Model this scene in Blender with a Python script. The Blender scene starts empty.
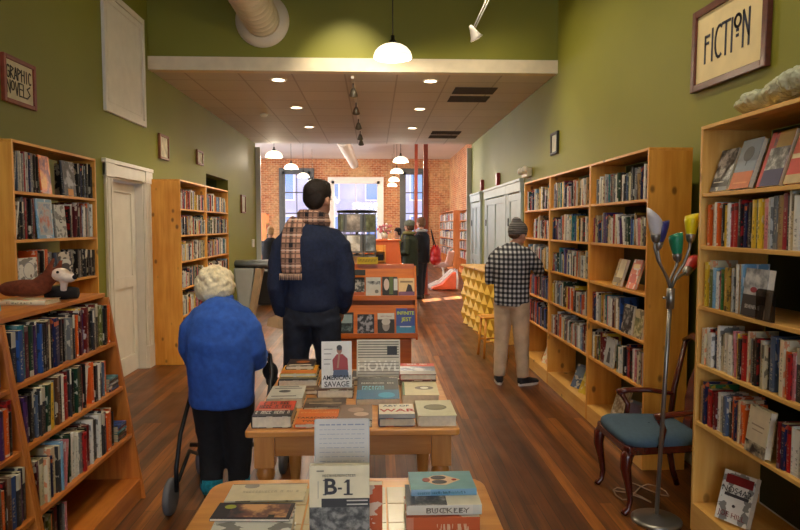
import bpy, bmesh, math, random
from mathutils import Vector, Matrix, noise
R = random.Random(7)
C = bpy.context.scene.collection
SC = bpy.context.scene
PI = math.pi

# ------------------------------------------------------------------ materials
def lin(c):
    return tuple(((v/255)/12.92 if v/255 <= .04045 else ((v/255+.055)/1.055)**2.4) for v in c) + (1,)
MATS = {}
class NT:
    def __init__(s, name):
        s.m = bpy.data.materials.new(name); s.m.use_nodes = True
        s.t = s.m.node_tree; s.b = s.t.nodes['Principled BSDF']; s.out = s.t.nodes['Material Output']
    def n(s, typ, **kw):
        o = s.t.nodes.new(typ)
        for k, v in kw.items():
            if k.startswith('i_'):
                key = k[2:]; key = int(key) if key.isdigit() else key
                o.inputs[key].default_value = v
            else: setattr(o, k, v)
        return o
    def l(s, a, b): s.t.links.new(a, b)
    def coord(s, kind='Object', scale=(1,1,1), loc=(0,0,0), rot=(0,0,0)):
        tc = s.n('ShaderNodeTexCoord'); mp = s.n('ShaderNodeMapping')
        mp.inputs['Scale'].default_value = scale; mp.inputs['Location'].default_value = loc; mp.inputs['Rotation'].default_value = rot
        s.l(tc.outputs[kind], mp.inputs[0]); return mp.outputs[0]
    def noise(s, vec, scale=5, detail=3, rough=.5):
        o = s.n('ShaderNodeTexNoise'); o.inputs['Scale'].default_value = scale
        o.inputs['Detail'].default_value = detail; o.inputs['Roughness'].default_value = rough
        if vec is not None: s.l(vec, o.inputs['Vector'])
        return o.outputs['Fac']
    def ramp(s, fac, stops, interp='LINEAR'):
        o = s.n('ShaderNodeValToRGB'); cr = o.color_ramp; cr.interpolation = interp
        while len(cr.elements) < len(stops): cr.elements.new(.5)
        for e, (p, c) in zip(cr.elements, stops): e.position = p; e.color = c
        s.l(fac, o.inputs[0]); return o.outputs[0]
    def mix(s, fac, a, b, mode='MIX'):
        o = s.n('ShaderNodeMix', data_type='RGBA', blend_type=mode)
        for v, i in ((fac, 0), (a, 6), (b, 7)):
            if hasattr(v, 'links'): s.l(v, o.inputs[i])
            else: o.inputs[i].default_value = v
        return o.outputs[2]
    def math(s, op, a, b=0.):
        o = s.n('ShaderNodeMath', operation=op)
        for v, i in ((a, 0), (b, 1)):
            if hasattr(v, 'links'): s.l(v, o.inputs[i])
            else: o.inputs[i].default_value = v
        return o.outputs[0]
    def bump(s, h, strength=.2, dist=.01):
        o = s.n('ShaderNodeBump'); o.inputs['Strength'].default_value = strength; o.inputs['Distance'].default_value = dist
        s.l(h, o.inputs['Height']); s.l(o.outputs[0], s.b.inputs['Normal'])
def mat(name, col, rough=.5, metal=0, var=.06, nscale=8, bump=0, emit=None, es=0, coat=0):
    if name in MATS: return MATS[name]
    k = NT(name); c = lin(col)
    if var:
        f = k.noise(k.coord(), nscale, 3)
        a = tuple(x*(1-var*2) for x in c[:3])+(1,); b = tuple(min(1, x*(1+var*2)) for x in c[:3])+(1,)
        k.l(k.ramp(f, [(.3, a), (.7, b)]), k.b.inputs['Base Color'])
    else: k.b.inputs['Base Color'].default_value = c
    if bump: k.bump(k.noise(k.coord(), nscale*8, 3), bump, .004)
    k.b.inputs['Roughness'].default_value = rough; k.b.inputs['Metallic'].default_value = metal
    if coat: k.b.inputs['Coat Weight'].default_value = coat
    if es:
        k.b.inputs['Emission Color'].default_value = lin(emit or col); k.b.inputs['Emission Strength'].default_value = es
    MATS[name] = k.m; return k.m
def wood(name, c1, c2, axis='z', rough=.42, knots=0., scale=1., coat=0.15):
    if name in MATS: return MATS[name]
    k = NT(name); s = {'x': (1.2, 14, 14), 'y': (14, 1.2, 14), 'z': (14, 14, 1.2)}[axis]
    s = tuple(v*scale for v in s)
    vec = k.coord('Object', s)
    f = k.noise(vec, 1.6, 5, .6)
    w = k.noise(k.coord('Object', (2, 2, 2)), 1.5, 2)
    f2 = k.math('ADD', k.math('MULTIPLY', f, .7), k.math('MULTIPLY', w, .3))
    col = k.ramp(f2, [(.36, lin(c2)), (.62, lin(c1))])
    if knots:
        vo = k.n('ShaderNodeTexVoronoi', feature='F1'); vo.inputs['Scale'].default_value = 1
        ks = {'x': (4.5, 8, 8), 'y': (8, 4.5, 8), 'z': (8, 8, 5)}[axis]
        k.l(k.coord('Object', ks, (.37, .21, .43)), vo.inputs['Vector'])
        kn = k.ramp(vo.outputs['Distance'], [(.0, (1, 1, 1, 1)), (.09, (1, 1, 1, 1)), (.17, (0, 0, 0, 1))])
        col = k.mix(k.math('MULTIPLY', kn, knots), col, lin((92, 48, 16)))
    k.l(col, k.b.inputs['Base Color']); k.b.inputs['Roughness'].default_value = rough
    k.b.inputs['Coat Weight'].default_value = coat; k.b.inputs['Coat Roughness'].default_value = .25
    k.bump(f, .06, .002)
    MATS[name] = k.m; return k.m
PINE = lambda ax: wood('pine_'+ax, (238, 172, 72), (214, 140, 46), ax, knots=.75)
PINEP = lambda ax: wood('pine_pale_'+ax, (240, 192, 106), (222, 162, 74), ax, knots=.6)
OAK = lambda ax: wood('warm_oak_'+ax, (208, 128, 50), (170, 92, 30), ax, knots=.15)
TABW = lambda ax: wood('table_wood_'+ax, (232, 166, 88), (206, 134, 62), ax, rough=.3, coat=.4)
MAHOG = lambda ax: wood('mahogany_'+ax, (96, 30, 16), (60, 16, 10), ax, rough=.25, coat=.5)
ORW = lambda ax: wood('orange_wood_'+ax, (216, 116, 28), (188, 90, 18), ax, rough=.35)

def m_floor():
    k = NT('floor_planks')
    vec = k.coord('Object', (1, 1, 1), rot=(0, 0, PI/2))
    br = k.n('ShaderNodeTexBrick'); br.offset = .37; br.offset_frequency = 3
    br.inputs['Scale'].default_value = 1; br.inputs['Brick Width'].default_value = 2.6; br.inputs['Row Height'].default_value = .072
    br.inputs['Mortar Size'].default_value = .0018; br.inputs['Mortar Smooth'].default_value = .3; br.inputs['Bias'].default_value = 0
    br.inputs['Color1'].default_value = (0, 0, 0, 1); br.inputs['Color2'].default_value = (1, 1, 1, 1); br.inputs['Mortar'].default_value = (.5, .5, .5, 1)
    k.l(vec, br.inputs['Vector'])
    grain = k.noise(k.coord('Object', (30, 1.3, 1)), 1.5, 4, .6)
    patch = k.noise(k.coord('Object', (1.6, .35, 1)), 1.2, 3)
    streak = k.noise(k.coord('Object', (9, .5, 1), (3, 7, 0)), 1.3, 3)
    base = k.ramp(br.outputs['Color'], [(0, lin((80, 44, 15))), (.5, lin((112, 64, 22))), (1, lin((152, 94, 34)))])
    c = k.mix(.8, base, k.ramp(grain, [(.32, (.5, .46, .44, 1)), (.62, (1.15, 1.12, 1.08, 1))]), 'MULTIPLY')
    c = k.mix(1., c, k.ramp(patch, [(.35, (.7, .68, .68, 1)), (.65, (1.12, 1.1, 1.06, 1))]), 'MULTIPLY')
    c = k.mix(.8, c, k.ramp(streak, [(.38, (.42, .38, .36, 1)), (.56, (1.15, 1.12, 1.1, 1))]), 'MULTIPLY')
    c = k.mix(br.outputs['Fac'], c, lin((26, 13, 8)))
    k.l(c, k.b.inputs['Base Color'])
    k.l(k.ramp(k.noise(k.coord('Object', (3, 1.5, 1)), 2, 4), [(.3, (.31, .31, .31, 1)), (.7, (.42, .42, .42, 1))]), k.b.inputs['Roughness'])
    k.b.inputs['Specular IOR Level'].default_value = .42
    return k.m
def m_wall(name, col, col2):
    k = NT(name)
    f = k.noise(k.coord('Object', (.5, .5, .5)), 1.5, 4)
    k.l(k.ramp(f, [(.3, lin(col2)), (.7, lin(col))]), k.b.inputs['Base Color'])
    k.b.inputs['Roughness'].default_value = .6
    k.bump(k.noise(k.coord('Object', (1, 1, 1)), 60, 3), .08, .002)
    return k.m
def m_brick(name, plane):
    k = NT(name)
    tc = k.n('ShaderNodeTexCoord'); sp = k.n('ShaderNodeSeparateXYZ'); cb = k.n('ShaderNodeCombineXYZ')
    k.l(tc.outputs['Object'], sp.inputs[0]); k.l(sp.outputs[0 if plane == 'x' else 1], cb.inputs[0]); k.l(sp.outputs[2], cb.inputs[1])
    br = k.n('ShaderNodeTexBrick'); br.inputs['Scale'].default_value = 1
    br.inputs['Brick Width'].default_value = .22; br.inputs['Row Height'].default_value = .078; br.inputs['Mortar Size'].default_value = .008
    br.inputs['Color1'].default_value = lin((198, 122, 70)); br.inputs['Color2'].default_value = lin((166, 92, 52)); br.inputs['Mortar'].default_value = lin((206, 176, 140))
    k.l(cb.outputs[0], br.inputs['Vector'])
    n1 = k.noise(k.coord('Object', (1, 1, 1)), 1.1, 5, .65)
    c = k.mix(k.ramp(n1, [(.45, (0, 0, 0, 1)), (.68, (.8, .8, .8, 1))]), br.outputs['Color'], lin((214, 176, 122)))
    n2 = k.noise(k.coord('Object', (1, 1, 1)), 9, 4)
    c = k.mix(.8, c, k.ramp(n2, [(.3, (.62, .6, .58, 1)), (.7, (1.1, 1.1, 1.1, 1))]), 'MULTIPLY')
    k.l(c, k.b.inputs['Base Color']); k.b.inputs['Roughness'].default_value = .85
    k.bump(br.outputs['Fac'], -.4, .01)
    return k.m
def m_tile():
    k = NT('acoustic_tiles')
    br = k.n('ShaderNodeTexBrick'); br.offset = 0; br.inputs['Scale'].default_value = 1
    br.inputs['Brick Width'].default_value = .62; br.inputs['Row Height'].default_value = .62; br.inputs['Mortar Size'].default_value = .011
    br.inputs['Color1'].default_value = lin((204, 198, 188)); br.inputs['Color2'].default_value = lin((212, 206, 196)); br.inputs['Mortar'].default_value = lin((176, 168, 158))
    k.l(k.coord('Object', (1, 1, 1), (.34, .03, 0)), br.inputs['Vector'])
    k.l(br.outputs['Color'], k.b.inputs['Base Color']); k.b.inputs['Roughness'].default_value = .7
    k.bump(br.outputs['Fac'], -.5, .006)
    return k.m
def m_plaid(name, base, dark, light, scale, kind):
    k = NT(name)
    tc = k.n('ShaderNodeTexCoord'); sp = k.n('ShaderNodeSeparateXYZ'); k.l(tc.outputs['Object'], sp.inputs[0])
    def stripe(src, freq, lo, ph=0.):
        s = k.math('FRACT', k.math('ADD', k.math('MULTIPLY', src, freq), ph)); return k.math('GREATER_THAN', s, lo)
    if kind == 'gingham':
        xx = k.math('ADD', sp.outputs[0], k.math('MULTIPLY', sp.outputs[1], .55))
        a = stripe(xx, scale, .5); b = stripe(sp.outputs[2], scale, .5)
        s = k.math('ADD', a, b)
        c = k.ramp(k.math('MULTIPLY', s, .5), [(0, lin(light)), (.3, lin(base)), (.8, lin(dark))], 'CONSTANT')
    else:
        a = stripe(sp.outputs[2], scale, .72, .1); b = stripe(sp.outputs[0], scale*1.1, .72)
        a2 = stripe(sp.outputs[2], scale*3, .7, .2); b2 = stripe(sp.outputs[0], scale*3, .7)
        c = k.mix(k.math('MULTIPLY', k.math('MAXIMUM', a2, b2), .62), lin(base), lin(dark))
        c = k.mix(k.math('MULTIPLY', k.math('ADD', a, b), .5), c, lin(dark))
        c = k.mix(k.math('MULTIPLY', stripe(sp.outputs[2], scale, .93, .55), .7), c, lin(light))
    k.l(c, k.b.inputs['Base Color']); k.b.inputs['Roughness'].default_value = .9
    k.bump(k.noise(k.coord(), 120, 2), .2, .003)
    return k.m
# book styles ------------------------------------------------------------
PAL = [('red', (168, 30, 28)), ('dark red', (104, 20, 22)), ('crimson', (150, 20, 44)), ('orange', (222, 96, 30)), ('burnt orange', (186, 82, 34)),
       ('yellow', (222, 186, 52)), ('mustard', (176, 138, 50)), ('cream', (222, 210, 178)), ('white', (226, 224, 216)), ('ivory', (208, 198, 164)),
       ('pale grey', (178, 178, 172)), ('grey', (118, 120, 122)), ('charcoal', (48, 48, 52)), ('black', (24, 22, 24)), ('jet black', (16, 16, 20)),
       ('navy', (28, 36, 78)), ('blue', (44, 82, 146)), ('sky blue', (120, 166, 198)), ('teal', (30, 110, 118)), ('green', (46, 104, 56)),
       ('olive', (104, 108, 52)), ('dark green', (24, 58, 38)), ('brown', (92, 58, 36)), ('tan', (170, 136, 92)), ('purple', (78, 44, 104)),
       ('pink', (204, 124, 132)), ('off-white', (212, 208, 196)), ('beige', (194, 176, 140)), ('slate blue', (82, 98, 126)), ('maroon', (84, 24, 34))]
SEC = [(230, 224, 206), (20, 20, 22), (206, 160, 40), (176, 30, 28), (226, 226, 226), (30, 60, 110), (220, 110, 40), (120, 150, 160)]
BM = []
def mk_book_mats():
    for i, (nm, c) in enumerate(PAL):
        k = NT('book_cover_'+nm.replace(' ', '_').replace('-', '_')); lum = sum(c)/3
        sec = SEC[(i*3+1) % len(SEC)]
        if abs(sum(sec)/3-lum) < 50: sec = (24, 22, 24) if lum > 120 else (228, 220, 200)
        tcl = (30, 26, 28) if lum > 130 else (226, 214, 180)
        tc = k.n('ShaderNodeTexCoord'); sp = k.n('ShaderNodeSeparateXYZ'); k.l(tc.outputs['UV'], sp.inputs[0])
        u, v = sp.outputs[0], sp.outputs[1]
        isp = k.math('LESS_THAN', u, 1.)
        mp = k.n('ShaderNodeMapping'); mp.inputs['Scale'].default_value = (1.6, 22+i % 5*5, 1); mp.inputs['Location'].default_value = (i*1.7, i*2.3, 0)
        k.l(tc.outputs['UV'], mp.inputs[0])
        let = k.math('GREATER_THAN', k.noise(mp.outputs[0], 1, 1), .53)
        def band(x, lo, hi): return k.math('MULTIPLY', k.math('GREATER_THAN', x, lo), k.math('LESS_THAN', x, hi))
        v0 = .12+.05*(i % 4); v1 = .6+.07*(i % 4)
        title = k.math('MULTIPLY', k.math('MULTIPLY', let, band(u, .3, .7)), band(v, v0, v1))
        bnd = (band(v, .84, .93), band(v, .0, .12), band(v, .7, 1.1), band(v, .02, .07), band(v, .9, 1.1))[i % 5]
        bnd = k.math('MULTIPLY', bnd, isp)
        mp2 = k.n('ShaderNodeMapping'); mp2.inputs['Scale'].default_value = (3, 4, 1); mp2.inputs['Location'].default_value = (i*3.1, i, 0)
        k.l(tc.outputs['UV'], mp2.inputs[0])
        art = k.math('MULTIPLY', k.math('GREATER_THAN', k.noise(mp2.outputs[0], 1, 3), .54), k.math('SUBTRACT', 1., isp))
        col = k.mix(k.math('MULTIPLY', art, .7), lin(c), lin(sec))
        col = k.mix(k.math('MULTIPLY', bnd, .75 if i % 3 == 0 else .18), col, lin(sec)); col = k.mix(k.math('MULTIPLY', title, .32 if lum < 80 else .55), col, lin(tcl))
        k.l(col, k.b.inputs['Base Color']); k.b.inputs['Roughness'].default_value = .38
        BM.append(k.m)
mk_book_mats()
def bmi(name): return [p[0] for p in PAL].index(name)
M_PAGE = mat('paper_pages', (192, 178, 148), .85, var=.04, nscale=60)
M_PAGE2 = mat('paper_pages_clean', (230, 220, 196), .85, var=.04, nscale=60)
M_WHITE = mat('white_paint', (230, 224, 212), .4, var=.02)
M_TRIM = mat('trim_paint', (200, 200, 194), .4, var=.02)

# ------------------------------------------------------------------ geometry
class G:
    """collects faces of one mesh"""
    def __init__(s): s.v = []; s.f = []; s.mi = []; s.uv = []; s.sm = []
    def add(s, vs, fs, mi=0, M=None, uvs=None, smooth=False):
        o = len(s.v)
        for p in vs: s.v.append(tuple(M @ Vector(p)) if M is not None else tuple(p))
        for i, f in enumerate(fs):
            s.f.append([o+a for a in f]); s.mi.append(mi); s.sm.append(smooth)
            s.uv.append(uvs[i] if uvs else [(0, 0)]*len(f))
        return s
    def box(s, x0, y0, z0, x1, y1, z1, mi=0, M=None, uvf=None):
        if x0 > x1: x0, x1 = x1, x0
        if y0 > y1: y0, y1 = y1, y0
        if z0 > z1: z0, z1 = z1, z0
        vs = [(x0,y0,z0),(x1,y0,z0),(x1,y1,z0),(x0,y1,z0),(x0,y0,z1),(x1,y0,z1),(x1,y1,z1),(x0,y1,z1)]
        fs = [(0,3,2,1),(4,5,6,7),(0,1,5,4),(1,2,6,5),(2,3,7,6),(3,0,4,7)]
        uv = [[uvf(vs[a], i) for a in f] for i, f in enumerate(fs)] if uvf else None
        return s.add(vs, fs, mi, M, uv)
    def prism(s, poly, a, b, axis='y', mi=0, M=None):
        """poly: 2d points; extruded along axis from a to b"""
        def P(p, t):
            return {'y': (p[0], t, p[1]), 'x': (t, p[0], p[1]), 'z': (p[0], p[1], t)}[axis]
        n = len(poly); vs = [P(p, a) for p in poly]+[P(p, b) for p in poly]
        fs = [list(range(n)), list(range(2*n-1, n-1, -1))]+[(i, i+n, (i+1) % n+n, (i+1) % n) for i in range(n)]
        return s.add(vs, fs, mi, M)
    def lathe(s, prof, seg=24, mi=0, M=None, smooth=True, cap=True):
        vs = []; fs = []
        for r, z in prof:
            for i in range(seg):
                a = 2*PI*i/seg; vs.append((r*math.cos(a), r*math.sin(a), z))
        for j in range(len(prof)-1):
            for i in range(seg):
                fs.append((j*seg+i, j*seg+(i+1) % seg, (j+1)*seg+(i+1) % seg, (j+1)*seg+i))
        s.add(vs, fs, mi, M, smooth=smooth)
        if cap:
            o = len(s.v)-len(vs)
            s.f.append([o+i for i in range(seg)][::-1]); s.mi.append(mi); s.sm.append(False); s.uv.append([(0, 0)]*seg)
            s.f.append([o+(len(prof)-1)*seg+i for i in range(seg)]); s.mi.append(mi); s.sm.append(False); s.uv.append([(0, 0)]*seg)
        return s
    def tube(s, pts, rad, seg=10, mi=0, M=None, flat=1., up=(0, 0, 1)):
        """pts list, rad float or list; round ends"""
        pts = [Vector(p) for p in pts]; n = len(pts)
        rads = rad if isinstance(rad, (list, tuple)) else [rad]*n
        vs = []; fs = []; pn = None
        for i in range(n):
            t = (pts[min(i+1, n-1)]-pts[max(i-1, 0)]).normalized()
            if pn is None:
                ref = Vector(up) if abs(t.dot(Vector(up))) < .95 else Vector((1, 0, 0))
                pn = (ref-t*ref.dot(t)).normalized()
            else: pn = (pn-t*pn.dot(t)).normalized()
            b = t.cross(pn); r = rads[i]
            ra, rb = r if isinstance(r, (list, tuple)) else (r, r*flat)
            for q in range(seg):
                a = 2*PI*q/seg; vs.append(pts[i]+pn*(math.cos(a)*ra)+b*(math.sin(a)*rb))
        for j in range(n-1):
            for q in range(seg): fs.append((j*seg+q, j*seg+(q+1) % seg, (j+1)*seg+(q+1) % seg, (j+1)*seg+q))
        fs.append(list(range(seg))[::-1]); fs.append([(n-1)*seg+q for q in range(seg)])
        return s.add(vs, fs, mi, M, smooth=True)
    def ball(s, c, r, seg=16, rings=10, mi=0, M=None):
        rx, ry, rz = r if isinstance(r, (list, tuple)) else (r, r, r)
        prof = [(max(math.sin(PI*j/rings), 1e-4), -math.cos(PI*j/rings)) for j in range(rings+1)]
        T = Matrix.Translation(c) @ Matrix.Diagonal((rx, ry, rz, 1))
        return s.lathe(prof, seg, mi, (M @ T) if M is not None else T, cap=False)
    def obj(s, name, mats, parent=None, loc=None, bevel=0, M=None):
        me = bpy.data.meshes.new(name)
        me.from_pydata(s.v, [], s.f); me.polygons.foreach_set('material_index', s.mi); me.polygons.foreach_set('use_smooth', s.sm)
        if any(u != (0, 0) for uu in s.uv for u in uu):
            ul = me.uv_layers.new(name='UVMap'); k = 0
            flat = [c for uu in s.uv for u in uu for c in u]
            ul.data.foreach_set('uv', flat)
        if not isinstance(mats, (list, tuple)): mats = [mats]
        for m in mats: me.materials.append(m)
        me.update()
        o = bpy.data.objects.new(name, me); C.objects.link(o)
        if parent is not None: o.parent = parent
        if loc is not None: o.location = loc
        if M is not None: o.matrix_local = M
        if bevel:
            b = o.modifiers.new('edge', 'BEVEL'); b.width = bevel; b.segments = 2; b.limit_method = 'ANGLE'; b.angle_limit = .7
        return o
def bx(name, m, x0, y0, z0, x1, y1, z1, parent=None, bevel=0): return G().box(x0, y0, z0, x1, y1, z1).obj(name, m, parent, bevel=bevel)
def tag(o, label=None, cat=None, group=None, kind=None):
    if label: o['label'] = label
    if cat: o['category'] = cat
    if group: o['group'] = group
    if kind: o['kind'] = kind
    return o
def empty(name, label, cat, loc=(0, 0, 0), rz=0, group=None):
    o = bpy.data.objects.new(name, None); C.objects.link(o); o.location = loc; o.rotation_euler = (0, 0, rz)
    return tag(o, label, cat, group)
def struct(name, m, g, **k): return tag(g.obj(name, m, **k), kind='structure')
def copytree(o, parent=None):
    c = o.copy(); C.objects.link(c)
    if parent is not None: c.parent = parent
    for ch in o.children: copytree(ch, c)
    return c
def text_geo(s, size, sx=1., bold=0., align='CENTER'):
    cu = bpy.data.curves.new('txt', 'FONT'); cu.body = s; cu.size = size; cu.align_x = align; cu.align_y = 'CENTER'
    cu.extrude = .0002; cu.offset = bold; cu.resolution_u = 3
    o = bpy.data.objects.new('txt', cu); C.objects.link(o)
    dg = bpy.context.evaluated_depsgraph_get(); dg.update()
    me = bpy.data.meshes.new_from_object(o.evaluated_get(dg))
    g = G(); g.add([(v.co.x*sx, v.co.y, v.co.z) for v in me.vertices], [list(p.vertices) for p in me.polygons])
    bpy.data.objects.remove(o); bpy.data.curves.remove(cu); bpy.data.meshes.remove(me)
    return g
def remeshed(g, name, m, parent=None, voxel=.012, smooth=4, disp=0, dscale=.12, loc=None):
    o = g.obj(name, m, parent)
    r = o.modifiers.new('r', 'REMESH'); r.mode = 'VOXEL'; r.voxel_size = voxel; r.use_smooth_shade = True
    if smooth: q = o.modifiers.new('s', 'SMOOTH'); q.factor = .5; q.iterations = smooth
    if disp:
        tx = bpy.data.textures.new('folds', 'CLOUDS'); tx.noise_scale = dscale; tx.noise_depth = 2
        d = o.modifiers.new('d', 'DISPLACE'); d.texture = tx; d.strength = disp; d.mid_level = .5
    dg = bpy.context.evaluated_depsgraph_get(); dg.update()
    me = bpy.data.meshes.new_from_object(o.evaluated_get(dg)); o.modifiers.clear(); o.data = me
    me.materials.clear(); me.materials.append(m)
    me.polygons.foreach_set('use_smooth', [True]*len(me.polygons))
    return o

# ------------------------------------------------------------------ camera
cam = bpy.data.cameras.new('camera'); co = bpy.data.objects.new('camera', cam); C.objects.link(co); SC.camera = co
cam.sensor_width = 36; cam.lens = 640/800*36; cam.clip_end = 200
co.location = (0, 0, 1.6)
co.rotation_euler = (PI/2-math.atan(39/640), 0, -math.atan(26/640))
SC.view_settings.view_transform = 'Standard'; SC.view_settings.look = 'None'; SC.view_settings.gamma = 1
SC.view_settings.use_curve_mapping = False; SC.view_settings.exposure = 0.0

# ------------------------------------------------------------------ room shell
GREEN = m_wall('green_wall_paint', (130, 129, 38), (120, 119, 32))
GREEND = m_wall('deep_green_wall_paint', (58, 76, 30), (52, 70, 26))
BRX = m_brick('brick_facing_room', 'x'); BRY = m_brick('brick_side', 'y')
PLASTER = m_wall('plaster_white', (214, 208, 200), (206, 200, 192))
struct('floor', m_floor(), G().box(-8.2, -5.2, -.1, 4.4, 29.2, 0))
XL, XR, YS, YE, HS = -2.555, 2.14, 7.5, 14.05, 3.38
wl = G()
for (y0, y1, z0, z1) in ((-5, 6.37, 0, 5.4), (6.37, 7.24, 2.08, 5.4), (7.24, 9.93, 0, 5.4), (9.93, 11.4, 2.4, 5.4), (11.4, YE, 0, 5.4)):
    wl.box(XL-.2, y0, z0, XL, y1, z1)
struct('wall_left', GREEN, wl)
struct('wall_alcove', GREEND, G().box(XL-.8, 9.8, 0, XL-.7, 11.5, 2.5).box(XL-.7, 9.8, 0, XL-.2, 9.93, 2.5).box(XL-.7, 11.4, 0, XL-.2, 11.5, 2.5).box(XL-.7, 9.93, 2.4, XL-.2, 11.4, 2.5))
struct('wall_right', GREEN, G().box(XR, -5, 0, XR+.2, YE, 5.4))
struct('wall_front', GREEN, G().box(XL-.2, -5.2, 0, XR+.2, -5, .6).box(XL-.2, -5.2, 4., XR+.2, -5, 5.4).box(XL-.2, -5.2, .6, -2.1, -5, 4.).box(1.8, -5.2, .6, XR+.2, -5, 4.))
struct('wall_soffit', GREEN, G().box(XL, YS, HS+.14, XR, YS+.12, 5.4))
struct('ceiling', PLASTER, G().box(XL-.2, -5.2, 5.4, XR+.2, YE, 5.5))
struct('ceiling_soffit', m_tile(), G().box(XL, YS+.12, HS, XR, YE, HS+.14))
struct('trim_1', mat('cream_trim', (222, 208, 180), .5, var=.03), G().box(XL, YS-.02, HS-.01, XR, YS+.12, HS+.14))
struct('trim_2', M_TRIM, G().box(XL-.02, YE, 0, XL+.1, YE+.05, 3.3))
struct('trim_3', M_TRIM, G().box(XR-.1, YE, 0, XR+.05, YE+.05, 3.3))
BB = M_WHITE
struct('baseboard_left', BB, G().box(XL, 7.45, 0, XL+.02, 9.9, .2).box(XL, 11.45, 0, XL+.02, YE, .2).box(XL, -5, 0, XL+.02, 6.18, .2))
struct('baseboard_right', BB, G().box(XR-.02, -5, 0, XR, 9., .2))
# back room
HB, YB, XBR, XBL = 4.5, 28., 3.3, -7.6
wins = [(-3.95, -2.72, .35, 3.95, 'tall'), (-1.83, .26, .9, 3.55, 'white'), (1.27, 2.22, .35, 3.95, 'tall')]
g = G(); xs = XBL
for (x0, x1, z0, z1, _) in wins:
    g.box(xs, YB, 0, x0, YB+.35, HB); g.box(x0, YB, 0, x1, YB+.35, z0); g.box(x0, YB, z1, x1, YB+.35, HB); xs = x1
g.box(xs, YB, 0, XBR+.35, YB+.35, HB)
struct('wall_back', BRX, g)
g = G(); ys = YE
rw = [(14.35, 15.75, .9, 3.3), (20.3, 21.6, 2.3, 4.2)]
for (y0, y1, z0, z1) in rw:
    g.box(XBR, ys, 0, XBR+.3, y0, HB); g.box(XBR, y0, 0, XBR+.3, y1, z0); g.box(XBR, y0, z1, XBR+.3, y1, HB); ys = y1
g.box(XBR, ys, 0, XBR+.3, YB, HB)
struct('wall_back_right', BRY, g)
g = G(); ys = YE
lw = [(15, 17.6, .8, 3.9), (18.6, 21.2, .8, 3.9), (22.2, 24.8, .8, 3.9)]  # left window row, added out of view to let in fill light
for (y0, y1, z0, z1) in lw:
    g.box(XBL-.3, ys, 0, XBL, y0, HB); g.box(XBL-.3, y0, 0, XBL, y1, z0); g.box(XBL-.3, y0, z1, XBL, y1, HB); ys = y1
g.box(XBL-.3, ys, 0, XBL, YB, HB)
struct('wall_back_left', BRY, g)
struct('wall_dividing', PLASTER, G().box(XBL-.3, YE-.15, 0, XL-.2, YE, HB).box(XR+.2, YE-.15, 0, XBR+.3, YE, HB).box(XL-.2, YE-.12, HS+.14, XR+.2, YE+.02, HB))
struct('ceiling_back', PLASTER, G().box(XBL-.3, YE-.15, HB, XBR+.35, YB+.35, HB+.1))
# glass
k = NT('window_glass'); k.t.nodes.remove(k.b)
tr = k.n('ShaderNodeBsdfTransparent'); gl = k.n('ShaderNodeBsdfGlossy'); gl.inputs['Roughness'].default_value = .03
mx = k.n('ShaderNodeMixShader'); mx.inputs[0].default_value = .07
k.l(tr.outputs[0], mx.inputs[1]); k.l(gl.outputs[0], mx.inputs[2]); k.l(mx.outputs[0], k.out.inputs[0]); GLASS = k.m
M_DKFR = mat('grey_window_paint', (84, 86, 84), .5, var=.05)
def window(n, axis, c, a0, a1, z0, z1, m, fw=.1, bars=(1, 3), sgn=1, case=0):
    """axis x: wall normal along y at c; axis y: wall normal along x at c"""
    g = G()
    def B(p0, p1, q0, q1, d0=-.04, d1=.08):
        if axis == 'x': g.box(p0, c+d0, q0, p1, c+d1, q1)
        else: g.box(c+d0, p0, q0, c+d1, p1, q1)
    B(a0, a0+fw, z0, z1); B(a1-fw, a1, z0, z1); B(a0, a1, z0, z0+fw); B(a0, a1, z1-fw, z1)
    for i in range(1, bars[0]+1): x = a0+(a1-a0)*i/(bars[0]+1); B(x-.02, x+.02, z0, z1, 0, .04)
    for i in range(1, bars[1]+1): z = z0+(z1-z0)*i/(bars[1]+1); B(a0, a1, z-.025, z+.025, 0, .05)
    if case:
        B(a0-case, a0, z0-case, z1+case, -.06, -.001); B(a1, a1+case, z0-case, z1+case, -.06, -.001)
        B(a0-case, a1+case, z1, z1+case, -.07, -.001); B(a0-case, a1+case, z0-case, z0, -.09, -.001)
    f = struct('window_%d' % n, m, g)
    g = G()
    if axis == 'x': g.box(a0+.02, c+.015, z0+.02, a1-.02, c+.022, z1-.02)
    else: g.box(c+.015, a0+.02, z0+.02, c+.022, a1-.02, z1-.02)
    g.obj('pane', GLASS, f)
wn = 1
for (x0, x1, z0, z1, kd) in wins:
    if kd == 'tall': window(wn, 'x', YB, x0, x1, z0, z1, M_DKFR, .12, (1, 3), case=.14)
    else: window(wn, 'x', YB, x0, x1, z0, z1, M_WHITE, .12, (1, 1), case=.16)
    wn += 1
for (y0, y1, z0, z1) in rw: window(wn, 'y', XBR+.1, y0, y1, z0, z1, M_DKFR, .08, (1, 2)); wn += 1
for (y0, y1, z0, z1) in lw: window(wn, 'y', XBL-.15, y0, y1, z0, z1, M_WHITE, .1, (2, 2)); wn += 1
window(wn, 'x', -5.1, -2.1, 1.8, .6, 4., M_WHITE, .1, (2, 1))
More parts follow.
